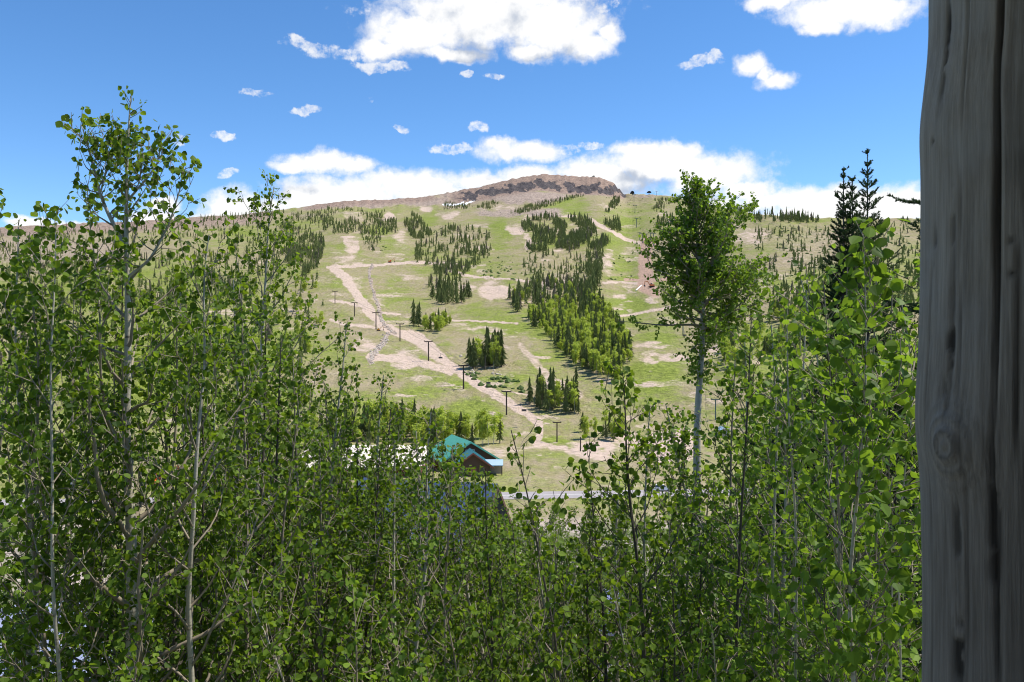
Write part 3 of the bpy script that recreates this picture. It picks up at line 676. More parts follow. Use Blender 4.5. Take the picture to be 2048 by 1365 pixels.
aspen(6.5, [(376,1365),(384,1180),(392,1090),(400,1000),(403,800),(402,700),(402,600),(412,530),(420,470)], 'pale grey stemmed aspen leaning right at the lower left', 9, 38, [(.2,.7),(.6,.85),(.9,.4),(1,.15)], .25, .048, 3, twig=.14, lsp=.05)
aspen(7.6, [(336,1365),(332,1250),(329,1180),(338,1110),(345,1000),(352,850),(344,700),(350,580)], 'dark stemmed thin aspen beside the pale grey stemmed one', 6.5, 32, [(.2,.7),(.6,.75),(.9,.35),(1,.12)], .25, .048, 4, limb='limb_dark', bark='limb', twig=.14, lsp=.05)
aspen(11, [(512,1350),(515,1090),(517,840),(523,720),(527,620),(530,520),(538,430),(545,372)], 'aspen with a slender peak of leaves before the far ridge', 8, 44, [(.25,.9),(.6,1.0),(.8,.7),(.92,.4),(1,.12)], .32, .052, 5, twig=.14, lsp=.05)
aspen(9.2, [(452,1365),(456,1260),(462,1100),(468,950),(470,800),(466,660),(470,560)], 'straight aspen between the pale leaning one and the slender peak', 7.5, 34, [(.25,.8),(.6,.85),(.9,.35),(1,.12)], .28, .048, 6, twig=.14, lsp=.05)
aspen(7.5, [(551,1365),(560,1200),(568,1100),(575,1000),(588,870),(600,770)], 'dark thin aspen in front of the blue metal roof at its left end', 6, 30, [(.25,.6),(.6,.7),(.9,.3),(1,.1)], .30, .048, 7, limb='limb', bark='limb', twig=.15, lsp=.052)
aspen(10, [(640,1365),(652,1200),(664,1000),(676,830),(684,720),(690,652)], 'aspen whose airy tip stands before the dirt road bend', 7, 36, [(.25,.85),(.6,.85),(.85,.45),(1,.1)], .30, .048, 8, twig=.15, lsp=.052)
aspen(11.5, [(742,1365),(745,1150),(750,1000),(755,880),(762,800),(768,750)], 'aspen of middle height left of the green roofed lodge', 6, 30, [(.25,.8),(.6,.85),(.85,.5),(1,.12)], .35, .048, 9, twig=.15, lsp=.052)
aspen(8.2, [(833,1365),(834,1230),(852,1180),(853,1110),(849,1060),(855,960),(860,880),(862,825)], 'aspen with a kinked pale stem in the middle of the thicket', 8, 32, [(.25,.7),(.6,.75),(.9,.35),(1,.1)], .30, .042, 10, twig=.15, lsp=.05)
aspen(5.6, [(1120,1365),(1112,1290),(1095,1200),(1080,1100),(1068,1020),(1055,950),(1035,895),(1022,860)], 'dark stem aspen leaning left just below the foot of the dirt road', 6, 20, [(.3,.4),(.7,.42),(.9,.25),(1,.1)], .35, .048, 11, limb='limb', bark='limb_dark', twig=.2, lsp=.06)
aspen(7.0, [(1290,1365),(1283,1250),(1275,1130),(1262,980),(1256,870),(1250,790),(1246,742)], 'dark stemmed aspen with round head left of the tall lone aspen', 8, 40, [(.25,.8),(.6,.85),(.85,.5),(1,.12)], .30, .05, 12, limb='limb_dark', bark='limb_dark', twig=.14, lsp=.052)
aspen(9.5, [(1312,1365),(1302,1150),(1292,1000),(1296,880),(1300,815)], 'slender aspen half hidden behind the dark stemmed round-headed one', 5, 22, [(.25,.6),(.6,.6),(.9,.3),(1,.1)], .35, .046, 13, twig=.16, lsp=.055)
aspen(17.5, [(1390,1250),(1396,1000),(1400,850),(1405,640),(1403,560),(1398,480),(1392,420),(1386,352)], 'tall lone mature aspen with a thick pale trunk and dense crown', 10.2, 130, [(.70,.2),(.765,.35),(.775,1.3),(.81,1.3),(.86,1.05),(.91,.72),(.96,.38),(1,.1)], .70, .058, 14, tap=2.2, lf=.6, up=.035, mat='leaf_bright',
      leaders=[([(1405,660),(1440,625),(1475,590),(1512,560)], 5, 1.2), ([(1404,600),(1380,560),(1362,510),(1352,465)], 3.5, 1.0), ([(1403,580),(1430,520),(1452,470),(1456,430)], 3.5, 1.0)], twig=.155, lsp=.036, ang=(245, 32), tl=(.2, .5))
aspen(4.0, [(1703,1365),(1703,1250),(1706,1100),(1712,900),(1716,750),(1718,600),(1722,470)], 'near aspen with big bright leaves in front of the spruces', 9, 44, [(.2,.35),(.5,.42),(.85,.28),(1,.1)], .30, .054, 15, mat='leaf_bright', twig=.10, lsp=.042)
aspen(6.0, [(1692,1365),(1683,1235),(1668,1000),(1655,860),(1640,720),(1610,600),(1598,560)], 'pale aspen leaning left behind the big-leaved one', 8, 34, [(.2,.6),(.6,.65),(.9,.3),(1,.1)], .28, .05, 16, mat='leaf_bright', twig=.13, lsp=.048)
aspen(8.0, [(1563,1365),(1563,1200),(1570,1050),(1572,900),(1560,790),(1552,720)], 'aspen in the right thicket with a bare white lower trunk', 9, 34, [(.25,.7),(.6,.75),(.9,.35),(1,.1)], .40, .05, 17, mat='leaf_bright', twig=.13, lsp=.048)
aspen(4.3, [(1800,1365),(1812,1150),(1826,960),(1834,800),(1832,680),(1828,600)], 'young aspen pressed against the grey log post', 4, 34, [(.2,.3),(.6,.32),(.9,.2),(1,.08)], .20, .05, 18, mat='leaf_bright', twig=.11, lsp=.045)
aspen(9.0, [(1472,1365),(1485,1200),(1496,1000),(1502,860),(1498,740),(1490,670)], 'aspen standing right of the tall lone trunk', 7, 34, [(.25,.8),(.6,.8),(.9,.35),(1,.1)], .35, .052, 19, twig=.14, lsp=.05)
aspen(6.6, [(50,1365),(58,1200),(52,1000),(45,800),(40,620),(38,480),(36,440)], 'leafy aspen at the extreme left edge', 8, 38, [(.2,.7),(.6,.75),(.9,.4),(1,.15)], .25, .052, 20, twig=.13, lsp=.048)
aspen(6.0, [(122,1365),(105,1200),(95,950),(110,720),(118,580),(110,470),(104,410)], 'aspen between the left edge and the slim stem, with one bare twig on top', 6, 36, [(.2,.55),(.6,.6),(.9,.35),(1,.12)], .28, .05, 21, twig=.14, lsp=.05)
# the rest of the thicket: bushy young stems low in the picture
fill = [(7,905,892),(8,972,935),(7,1545,650),(5.6,1700,520),(6.2,1755,500),(5,1830,520),(7.5,1620,560),(8.5,1470,720),(6.5,60,520),(7.5,250,540),(8.5,365,560),(8,480,560),(7,165,520),(9.5,530,640),(10,600,715),(11,652,775),(10,718,785),(12,780,815),(11,832,862),(13,882,885),(14,925,945),(9,560,690),(5,1580,600),(4.8,1655,560),(5.2,1790,560),(6.5,1505,640),(9,1060,1010),(7,1110,1090),(10,1025,1050),(9,1180,960),(11,902,905),(12,948,965),(12,985,985),(10,760,900),(8,1340,980),(9,1395,930),(9,640,890),(10,712,880),(9,790,880),(10,868,905),(11,945,985),(8,300,560),(9,425,590),(7,225,620),(8,20,560),(7,395,680),(10,490,660),(11,150,600),(9,585,720),(10,380,660),(8,90,640),(7,430,930),(9,80,900),(12,600,930),(13,700,990),(9,770,1010),(14,900,1020),(12,960,1060),(10,920,1090),(8,1000,1150),(13,1060,1080),(9,1180,1060),(11,1240,960),(12,1370,860),(10,1430,960),(8,1400,1060),(7,1480,1010),(10,1640,900),(7,1600,980),(6,1340,1120),(5.5,1230,1180),(6,880,1180),(5.5,700,1130),(6,620,1090),(5,480,1150),(5,300,1160),(5,1520,1150),(4.6,1640,1150),(4.4,1760,1000),(5.5,1060,1230),(6.5,780,1230),(6,960,1240),(5,1420,1240),(12,1540,760),(14,1620,760),(9,1770,760)]
for i, (D, px, py) in enumerate(fill):
    r = np.random.default_rng(300+i); dx = r.normal(0, 25)
    L = min(.75, .05*D+.22)
    lab = 'young aspen in the left part of the thicket' if px < 560 else 'young aspen in the middle of the thicket, before the roofs' if px < 1130 else 'young aspen in the right part of the thicket'
    aspen(D, [(px+dx*1.5, 1365), (px+dx, (1365+py)/2+60), (px+dx*.5, py+(1365-py)*.3), (px, py)], lab, 5+r.uniform(0, 2.5), int(20+10*r.random()), [(.15,L*.9),(.6,L),(.9,L*.5),(1,.1)], .22, .047, 400+i, lab.replace('young aspen', 'young aspens'),
          mat='leaf_bright' if (px > 1380 or i % 4 == 0) else 'leaf', limb='limb_dark' if i % 2 else 'limb', bark=('limb', 'limb_dark', 'bark', 'limb')[i % 4], twig=.14, lsp=.05)

# taller trees deeper in the wood: four grown once, then copied whole
PROTO = []
for k in range(4):
    r = np.random.default_rng(900+k); H = 8.0
    pth = [np.array([r.normal(0, .07)*i, r.normal(0, .07)*i, H*i/6]) for i in range(7)]
    bl = [(.2,.9),(.45,1.25),(.7,1.15),(.88,.6),(1,.15)]
    tr, lm, cr, n = grow(pth, .055, .006, r, 50, lambda q: np.interp(q, [b[0] for b in bl], [b[1] for b in bl]), .16, .056, twig=.085, lsp=.032, ang=(66, 30), tl=(.18, .45))
    PROTO.append((mesh_np('wood_aspen_stem', tr[0], [tr[1]], [M['bark']], True), mesh_np('wood_aspen_limbs', lm[0], [lm[1]], [M['limb']], True), mesh_np('wood_aspen_leaves', cr[0], [cr[1]], [M['leaf']], False, {'tint': cr[2]}),
                  mesh_np('wood_aspen_leaves', cr[0], [cr[1]], [M['leaf_bright']], False, {'tint': cr[2]}))); NLEAF += n
BACK = [(35,1080,1000),(30,1112,1012),(28,1048,1018),(33,1015,1012),(38,1145,1005),(16,225,1060),(13,290,1065),(18,350,1060),(14,410,880),(12,470,800),(20,520,800),(17,580,830),(24,240,1040),(26,380,960),(22,450,860),(15,565,870),
  (13,632,905),(15,672,880),(12,712,872),(16,752,850),(14,800,862),(12,838,920),(18,640,985),(20,600,930),(13,700,1000),(24,720,1085),(18,790,1000),(14,850,1000),(22,880,1005),(16,925,1000),(14,975,985),(26,1005,1000),(19,985,1030),(13,1010,1140),(25,1060,1040),(17,1100,1060),(14,1150,1080),(21,1180,1040),(16,1220,990),(13,1270,1060),(18,1310,1010),(24,1340,1000),(15,1370,1040),(20,1420,980),(13,1440,930),(17,1480,900),(22,1520,820),(14,1560,830),(12,1620,780),(19,1660,740),(16,1700,740),(13,1750,800),(18,1800,700),(11,1840,760),(23,1860,680),
  (11,560,1180),(10,800,1180),(10,940,1200),(11,1130,1200),(10,1230,1220),(10,1340,1210),(9,420,1130),(9,250,1150),(10,320,1120),(10,1480,1150),(9,1600,1150),(9,1750,1120),(9,690,1130),(9,870,1140),
  (45,1010,1010),(52,1050,1020),(40,1090,1040),(58,1120,1010),(48,1165,1030),(60,1230,1000),(50,1280,1010),(42,1320,1030),(56,1380,1000),(46,1430,990),(60,560,1040),(66,480,1050),(58,400,1060),(64,300,1070),(60,200,1060),(62,80,1065)]
for i, (D, px, py) in enumerate(BACK):
    x = (px-CX)/F*D; gz = float(zprof(D))-.1; top = (CY-py)/F*D; sc = (top-gz)/8.0
    where = 'at the left, behind the near stems' if px < 560 else 'between the near stems and the blue roof' if px < 1160 else 'at the right, behind the near stems'
    o = empty('aspen_tree', (x, D, gz), 'leafy aspen deeper in the wood, '+where, 'tree', 'aspens deeper in the wood '+where, RNG.uniform(0, 6.28))
    w_ = min(1.2, max(.72, sc)); o.scale = (w_, w_, sc); o.rotation_euler = (RNG.normal(0, .05), RNG.normal(0, .05), RNG.uniform(0, 6.28))
    q = PROTO[i % 4]; link('trunk', q[0], o); link('limbs', q[1], o); link('crown', q[3 if (px > 1400 or i % 3 == 0) else 2], o)
# low leafy undergrowth on the hillside
r = np.random.default_rng(77); n = 46000
cy_ = r.uniform(9, 60, 900); cx_ = r.uniform(-.75, .62, 900)*cy_+r.normal(0, 1, 900); cr_ = r.uniform(.4, 1.1, 900)
b = r.integers(0, 900, n); off = norm(r.normal(0, 1, (n, 3)))*(r.random((n, 1))**.4)*cr_[b][:,None]*np.array([1, 1, .9])
pos = np.stack([cx_[b], cy_[b], zprof(cy_)[b]+.25], -1)+off; pos[:,2] = np.maximum(pos[:,2], zprof(pos[:,1])+.02)
v, f = leaves_arrays(pos, r.normal(0, 1, (n, 3))+np.array([0, 0, -.4]), norm(r.normal(0, 1, (n, 3))+np.array([0, 0, .6])), r.uniform(.04, .075, n))
o = link('undergrowth', mesh_np('undergrowth', v, [f], [M['leaf']], False, {'tint': np.repeat(np.clip(r.normal(.45, .25, n), 0, 1), 2)})); o['kind'] = 'stuff'; tag(o, 'low leafy undergrowth covering the hillside under the aspens', 'undergrowth')
print('LEAVES', NLEAF)

# ------------------------------------------------------------------ near spruces
def near_spruce(D, px, py, ratio, label, seed, sp=.20, rmax=1.5, double=False, zlow=-8.5):
    rng = np.random.default_rng(seed); top = P(px, py, D); gz = float(zprof(D))-.1
    base = np.array([top[0], top[1], gz]); H = top[2]-gz
    axes = [(np.zeros(3), H)]
    if double: axes.append((np.array([.16, .05, 0]), H-.15))
    tv, tq, n = [], [], 0; shoots = []; bp = []; br = []
    for ax, h in axes:
        lo = 0 if ax[0] == 0 else h-2.6
        pt = np.array([[ax[0]*min(1, (z-lo)/.5+.2), ax[1], z] for z in np.linspace(lo, h, 12)])
        v, q = tubes(pt[None], np.linspace(.012+.0075*(h-lo), .006, 12)[None], 8); tv.append(v); tq.append(q+n); n += len(v)
        z = h-.04
        while z > max(.5, gz*0+H+zlow) and (ax[0] == 0 or z > lo+.4):
            d = h-z; R = min(rmax, .05+ratio*d)*rng.uniform(.75, 1.2); m = int(rng.integers(6, 9)) if d > .5 else 5
            el = rad(np.interp(d, [0, .8, 3, 7], [62, 38, 12, -8])); a0 = rng.uniform(0, 6.28)
            for k in range(m):
                az = a0+k*6.283/m+rng.normal(0, .2); L = R*rng.uniform(.6, 1.15)
                e = el+rng.normal(0, .12)
                dv = np.array([math.cos(az)*math.cos(e), math.sin(az)*math.cos(e), math.sin(e)]); p0 = np.array([ax[0], ax[1], z])
                pts = [p0]
                for q_ in range(4):
                    dv = norm(dv+np.array([0, 0, .07])+rng.normal(0, .04, 3)); pts.append(pts[-1]+dv*L/4)
                pts = np.array(pts); bp.append(pts); br.append(np.linspace(.004+.006*L, .002, 5))
                shoots.append((pts[-1]-dv*min(.3, L*.7), pts[-1]+dv*.02))
                ns = int(L/.05)
                for j in range(ns):
                    s = .12+.85*(j+rng.random())/max(ns, 1); f = s*4; i0 = min(int(f), 3); pj = pts[i0]+(pts[i0+1]-pts[i0])*(f-i0)
                    sd = norm(np.cross(dv, np.array([0, 0, 1.0])))*(1 if j % 2 else -1)
                    dd = norm(dv*.75+sd*rng.uniform(.4, .9)+rng.normal(0, .14, 3)+np.array([0, 0, .05])); sl = rng.uniform(.07, .2)*(1.2-.5*s)*min(1.4, .5+L)
                    shoots.append((pj, pj+dd*sl))
            z -= sp*rng.uniform(.7, 1.3)*(1 if d < 4 else 1.35)
        shoots.append((np.array([ax[0], ax[1], h-.28]), np.array([ax[0], ax[1], h])))
    A = np.array([s[0] for s in shoots]); B = np.array([s[1] for s in shoots]); Ld = np.linalg.norm(B-A, axis=1)
    cnt = np.clip((Ld/.0026).astype(int), 16, 80); idx = np.repeat(np.arange(len(A)), cnt); k = len(idx)
    ax_ = norm(B-A)[idx]; s = rng.random(k)[:,None]; p = A[idx]+(B-A)[idx]*s
    side = norm(np.cross(ax_, rng.normal(0, 1, (k, 3)))); side = norm(side+np.array([0, 0, .35]))
    dr = norm(ax_*.75+side); w = norm(np.cross(dr, rng.normal(0, 1, (k, 3))))*.0064
    tipv = p+dr*rng.uniform(.022, .040, (k, 1))
    V = np.stack([p-w, p+w, tipv], 1).reshape(-1, 3); Fq = np.arange(3*k).reshape(-1, 3)
    o = empty('spruce_tree', base, label, 'tree')
    link('trunk', mesh_np('near_spruce_trunk', np.concatenate(tv), [np.concatenate(tq)], [M['bark_spruce']], True), o)
    v, q = tubes(np.array(bp), np.array(br), 5)
    link('limbs', mesh_np('near_spruce_limbs', v, [q], [M['bark_spruce']], True), o)
    tint = np.clip(rng.normal(.4, .2, len(shoots)), 0, 1)[idx]
    link('crown', mesh_np('near_spruce_needles', V, [Fq], [M['needle']], False, {'tint': tint}), o)
    return k
nk = 0
nk += near_spruce(15, 1735, 305, .24, 'tall spruce with an open spire rising highest at the right', 1, sp=.19)
nk += near_spruce(13.5, 1687, 340, .20, 'twin-topped spruce just left of the tallest spire', 2, sp=.15, double=True)
nk += near_spruce(8.5, 1985, -60, .50, 'near spruce behind the log post with one branch sticking out', 3, sp=.30, rmax=.95, zlow=-7)
nk += near_spruce(13, 1590, 690, .34, 'dense low spruce between the lone aspen and the twin-topped one', 4, sp=.2, zlow=-4.5)
nk += near_spruce(27, 1185, 1010, .34, 'dark low spruce in the middle thicket', 5, sp=.3, rmax=2.0, zlow=-6)
nk += near_spruce(11, 1790, 720, .34, 'spruce filling the gap beside the log post', 6, sp=.2, zlow=-5)
print('NEEDLES', nk)

# ------------------------------------------------------------------ buildings
def gable(name, label, cat, base, w, l, eave, ridge, rz, roof, wall, over=.6, ribs=0.0, trim=None, wins=(), group=None, doors=()):
    """w: across the ridge (local x), l: along the ridge (local y, gable faces -y)"""
    o = empty(name, base, label, cat, group, rz)
    hw = w/2
    MB().prism([(-hw,-1.5),(hw,-1.5),(hw,eave),(0,ridge-.12),(-hw,eave)], -l/2, l/2).build('wall', M[wall], o)
    s = (ridge-eave)/hw; rf = MB(); t = .16
    xe = hw+over; ze = eave-s*over; y0, y1 = -l/2-over, l/2+over
    for sg in (-1, 1):
        rf.hexa([(0,y0,ridge),(sg*xe,y0,ze),(sg*xe,y1,ze),(0,y1,ridge),(0,y0,ridge+t),(sg*xe,y0,ze+t),(sg*xe,y1,ze+t),(0,y1,ridge+t)])
        if ribs:
            nn = int((y1-y0)/ribs)
            for i in range(nn+1):
                y = y0+.05+i*(y1-y0-.1)/nn
                rf.hexa([(0,y-.03,ridge+t),(sg*xe,y-.03,ze+t),(sg*xe,y+.03,ze+t),(0,y+.03,ridge+t),(0,y-.03,ridge+t+.06),(sg*xe,y-.03,ze+t+.06),(sg*xe,y+.03,ze+t+.06),(0,y+.03,ridge+t+.06)])
    r = rf.build('roof', M[roof], o)
    if trim:
        tm = MB()
        for sg in (-1, 1):
            tm.hexa([(0,y0-.06,ridge-.3),(sg*xe,y0-.06,ze-.3),(sg*xe,y0-.004,ze-.3),(0,y0-.004,ridge-.3),(0,y0-.06,ridge+t),(sg*xe,y0-.06,ze+t),(sg*xe,y0-.004,ze+t),(0,y0-.004,ridge+t)])
        tm.build('fascia', M[trim], r)
    for (side, u, z, ww, hh) in wins:
        f = MB(); g = MB()
        if side == 'f': f.box(u-ww/2-.1,u+ww/2+.1,-l/2-.06,-l/2+.02,z-.1,z+hh+.1); g.box(u-ww/2,u+ww/2,-l/2-.075,-l/2-.03,z,z+hh)
        elif side == 'r': f.box(hw-.02,hw+.06,u-ww/2-.1,u+ww/2+.1,z-.1,z+hh+.1); g.box(hw+.03,hw+.075,u-ww/2,u+ww/2,z,z+hh)
        else: f.box(-hw-.06,-hw+.02,u-ww/2-.1,u+ww/2+.1,z-.1,z+hh+.1); g.box(-hw-.075,-hw-.03,u-ww/2,u+ww/2,z,z+hh)
        fo = f.build('window', M['white'] if trim != 'red_trim' else M['red_trim'], o); g.build('pane', M['glass'], fo)
    for (side, u, ww, hh) in doors:
        d = MB()
        if side == 'f': d.box(u-ww/2,u+ww/2,-l/2-.05,-l/2+.02,0,hh)
        else: d.box(-hw-.05,-hw+.02,u-ww/2,u+ww/2,0,hh)
        d.build('door', M['red_trim'], o)
    return o
def at(px, Y): return np.array([(px-CX)/F*Y, Y, float(zprof(Y))])
# blue roofed house below the thicket: ridge along the picture, gable to the side
gable('house', 'dark log house under a blue ribbed metal roof, below the lodge', 'house', at(852, 80), 10.5, 12.4, 7.4, 12.4, rad(74), 'blue_roof', 'log_wall', .8, .45, 'log_wall', wins=[('l',-4,2.6,1.4,1.5),('l',0,2.6,1.4,1.5),('l',4,2.6,1.4,1.5),('l',-2,5.4,1.6,1.3),('f',0,5.4,1.6,1.6)], doors=[('l',-6.2,1.0,2.1)])
gable('garage', 'smaller wing with a blue ribbed roof in front of the log house', 'garage', at(668, 68), 6.4, 8.0, 5.2, 7.8, rad(28), 'blue_roof', 'log_wall', .6, .45, 'log_wall', wins=[('f',0,3.6,1.2,1.0)], doors=[('f',0,3.0,2.4)])
gable('shed', 'small shed with a pale blue-grey metal roof behind the dark aspen stems', 'shed', at(1192, 52), 4.6, 4.6, 3.3, 4.6, rad(62), 'grey_roof', 'log_wall', .5, .4, 'log_wall', doors=[('f',0,1.2,2.0)])
gable('cabin', 'cabin with a lavender grey metal roof at the bottom left corner', 'cabin', at(75, 30), 6.0, 6.4, 2.6, 4.6, rad(-62), 'grey_roof', 'log_wall', .7, .45, 'log_wall', wins=[('f',0,1.0,1.2,1.0)], doors=[('f',2,1.0,1.9)])
# lodge
lx = at(922, 240)+np.array([0, 0, -.6])
gable('lodge', 'green roofed brown lodge with stacked gables by the road', 'lodge', lx, 15, 17, 3.6, 8.2, rad(20), 'green_roof', 'log_wall', 1.0, .6, 'green_roof', wins=[('f',3.5,1.2,1.6,1.4),('f',-3.5,1.2,1.6,1.4),('f',0,4.4,2.4,1.6),('r',-4,1.2,1.6,1.4),('r',3,1.2,1.6,1.4)])
gable('entrance_hall', 'lower teal roofed gabled entrance in front of the green lodge', 'entrance', at(943, 225), 9.0, 8.0, 2.8, 6.0, rad(8), 'teal_roof', 'log_wall', .9, .6, 'red_trim', wins=[('f',-2.4,.9,1.4,1.3),('f',2.4,.9,1.4,1.3)], doors=[('f',0,1.8,2.3)])
pv = empty('canopy_shelter', at(988, 224), 'flat pale blue canopy on posts right of the lodge entrance', 'canopy')
MB().hexa([(-2.4,-2,2.5),(2.4,-2,2.5),(2.4,2,3.5),(-2.4,2,3.5),(-2.4,-2,2.66),(2.4,-2,2.66),(2.4,2,3.66),(-2.4,2,3.66)]).build('roof', M['pale_roof'], pv)
for sx in (-2.1, 2.1): MB().box(sx-.12, sx+.12, -1.8, -1.56, -.1, 2.49).build('post', M['log_wall'], pv)
MB().box(-2.2, 2.2, 1.4, 1.6, -.1, 3.25).build('wall', M['tan_wall'], pv)
# long cream roofed shop building
ml = gable('shop_building', 'long cream roofed shop building with a dark red front and white sign', 'shop', at(735, 232), 20, 31, 3.2, 6.6, rad(90), 'cream', 'red_wall', 1.0, .9, 'cream', wins=[('l',-4,.9,2.2,1.4),('l',1,.9,2.2,1.4),('l',6,.9,2.2,1.4),('l',-11,1.6,.8,.8)], doors=[('l',9.5,1.2,2.2)])
MB().hexa([(-13.4,-16,2.3),(-10.05,-16,3.0),(-10.05,16,3.0),(-13.4,16,2.3),(-13.4,-16,2.45),(-10.05,-16,3.15),(-10.05,16,3.15),(-13.4,16,2.45)]).build('porch_roof', M['cream'], ml)
sg = empty('shop_sign', at(652, 220.5), 'white lettered sign on the dark red shop front', 'sign')
MB().box(-2.6, 2.6, -.06, .06, .1, 2.05).build('board', M['red_wall'], sg)
def text(body, size, loc, parent, mat):
    cu = bpy.data.curves.new('t', 'FONT'); cu.body = body; cu.size = size; cu.align_x = 'CENTER'; cu.extrude = .02
    tmp = bpy.data.objects.new('t', cu); C.objects.link(tmp); bpy.context.view_layer.update()
    me = bpy.data.meshes.new_from_object(tmp.evaluated_get(bpy.context.evaluated_depsgraph_get())); bpy.data.objects.remove(tmp)
    me.materials.clear(); me.materials.append(mat)
    o = link('lettering', me, parent); o.location = loc; o.rotation_euler = (math.pi/2, 0, 0); return o
text('THE', .85, (0, -.09, 1.3), sg, M['white']); text('MALL', .95, (0, -.09, .48), sg, M['white'])
MB().box(-2.0, 2.0, -.085, -.05, .2, .32).build('underline', M['white'], sg)
# lift hut
gable('lift_hut', 'tiny pale roofed hut at the foot of the green run', 'hut', ground(1446, 872), 3.2, 3.4, 2.2, 3.2, rad(15), 'pale_roof', 'tan_wall', .3, 0, 'white', wins=[('f',0,1.0,.9,.8)])
gable('lookout', 'tiny stone lookout on the very top of the peak', 'lookout', ground(1187, 355.5), 6, 6, 3.0, 4.4, rad(10), 'tan_wall', 'tan_wall', .3, 0, 'tan_wall')

# ------------------------------------------------------------------ chairlifts
def lift_tower(px, y0, y1, mat, label, group, arm=True):
    g = ground(px, y1); h = (y1-y0)/F*g[1]; k = max(h/12, .5)
    o = empty('lift_tower', g, label, 'lift tower', group)
    MB().tube([(0,0,-1),(0,0,h*.5),(0,0,h)], [.42*k,.38*k,.34*k], 8).build('pole', M[mat], o)
    if arm:
        MB().box(-2.6*k,2.6*k,-.25*k,.25*k,h-.1*k,h+.45*k).build('crossarm', M[mat], o)
        for s in (-1, 1): MB().box(s*2.4*k-.2*k,s*2.4*k+.2*k,-1.1*k,1.1*k,h+.46*k,h+.8*k).build('wheel_train', M['steel'], o)
    return g+np.array([0, 0, h+.7*k]), 2.4*k
LW = [(1114,846,885),(1013,784,830),(927,732,778),(857,684,722),(800,649,683),(752,627,660),(709,607,634),(670,589,613)]
WH = ['nearest the lodge, at the road bottom','beside the dirt road above the right clump','beside the road below the round clump','standing at the track fork','just above the track fork','beside the yellow excavator','second from the top of the wooden line','highest of the wooden line, by the aspen leaves']
tops = [lift_tower(px, a, b, 'wood_pole', 'dark wooden T-shaped lift tower '+w, 'wooden lift towers on the lower slope') for (px, a, b), w in zip(LW, WH)]
def cable(tops, name, label):
    mb = MB()
    for s in (-1, 1):
        pts = []
        for i, (t, w) in enumerate(tops):
            p = t+np.array([s*w, 0, 0])
            if i:
                a = pts[-1]
                for u in (.25, .5, .75): pts.append(a+(p-a)*u-np.array([0, 0, 4*u*(1-u)*.012*np.linalg.norm(p-a)]))
            pts.append(p)
        mb.tube(pts, .045, 4)
    tag(mb.build(name, M['steel']), label, 'cable')
cable(tops, 'lift_cable', 'thin steel cable strung along the wooden lift towers')
RW = [(1431,800,840),(1366,638,672),(1322,549,567),(1309.5,480,499),(1307,466,490),(1301,465,484),(1293,468,484),(1285,467,486),(1279,462,478),(1273,435,453),(1270,414,429),(1268,390,405),(1313,383,392.5)]
RL = ['partly behind the tall lone aspen, at the run foot','left of the tall lone aspen trunk','beside the tall lone aspen crown, below the red soil','right of the red soil cut, lowest of the row','right of the red soil cut, second of the row','in the middle of the row above the red soil','left of the middle in the row above the red soil','just above the end of the upper dirt track','leftmost of the row above the red soil','above the row, by the shrubby shoulder','high on the shoulder below the terminals','just under the domed terminal','on the skyline right of the terminals']
rt = [lift_tower(px, a, b, 'green_steel', 'thin green-grey steel lift tower '+w, 'steel lift towers on the upper slope') for (px, a, b), w in zip(RW, RL)]
cable([rt[0], rt[1], rt[2], rt[3], rt[9], rt[10], rt[11]], 'lift_cable', 'thin steel cable strung along the upper steel lift towers')
wp = ground(1161, 903); o = empty('utility_pole', wp, 'plain dark wooden pole beside the foot of the dirt road', 'pole')
MB().tube([(0,0,-.5),(0,0,4.4)], [.22,.17], 8).build('shaft', M['wood_pole'], o); MB().tube([(0,0,4.4),(0,0,4.55)], [.19,.12], 8).build('cap', M['steel'], o)
def chair(p, label, group):
    o = empty('lift_chair', p, label, 'lift chair', group)
    MB().tube([(0,0,0),(0,.1,-1.2),(0,0,-2.2)], .05, 5).build('hanger', M['steel'], o)
    MB().box(-.9,.9,-.3,.3,-2.32,-2.22).build('seat', M['steel'], o); MB().box(-.9,.9,.3,.38,-2.2,-1.6).build('backrest', M['steel'], o)
for a, b, f, s in ((0,1,.35,-1),(0,1,.6,1),(0,1,.8,-1),(1,2,.5,1)):
    p = rt[a][0]+(rt[b][0]-rt[a][0])*f; ln_ = np.linalg.norm(rt[b][0]-rt[a][0]); p = p+np.array([s*rt[a][1], 0, -4*f*(1-f)*.012*ln_])
    chair(p, 'empty lift chair hanging over the green run', 'lift chairs over the green run')
for a, b, f, s in ((0,1,.55,-1),(1,2,.5,1),(2,3,.5,-1)):
    p = tops[a][0]+(tops[b][0]-tops[a][0])*f; ln_ = np.linalg.norm(tops[b][0]-tops[a][0]); p = p+np.array([s*tops[a][1], 0, -4*f*(1-f)*.012*ln_])
    chair(p, 'empty lift chair hanging between the wooden towers', 'lift chairs between the wooden towers')
def terminal(px, py, label, flat):
    g = ground(px, py); g[2] -= .5; o = empty('lift_terminal', g, label, 'lift terminal')
    MB().tube([(0,0,-1),(0,0,6)], [.9,.6], 8).build('column', M['steel'], o)
    a = np.linspace(0, math.pi, 9); R = 5.2
    prof = [(R*math.cos(t), 4.6+(R*1.35 if not flat else R*.75)*math.sin(t)) for t in a]
    MB().prism(prof, -3, 3).build('hood', M['rubber'], o)
terminal(1264.5, 391, 'dark dome-shaped lift terminal on the skyline', False); terminal(1298, 390, 'dark flat-topped lift terminal on the skyline knoll', True)

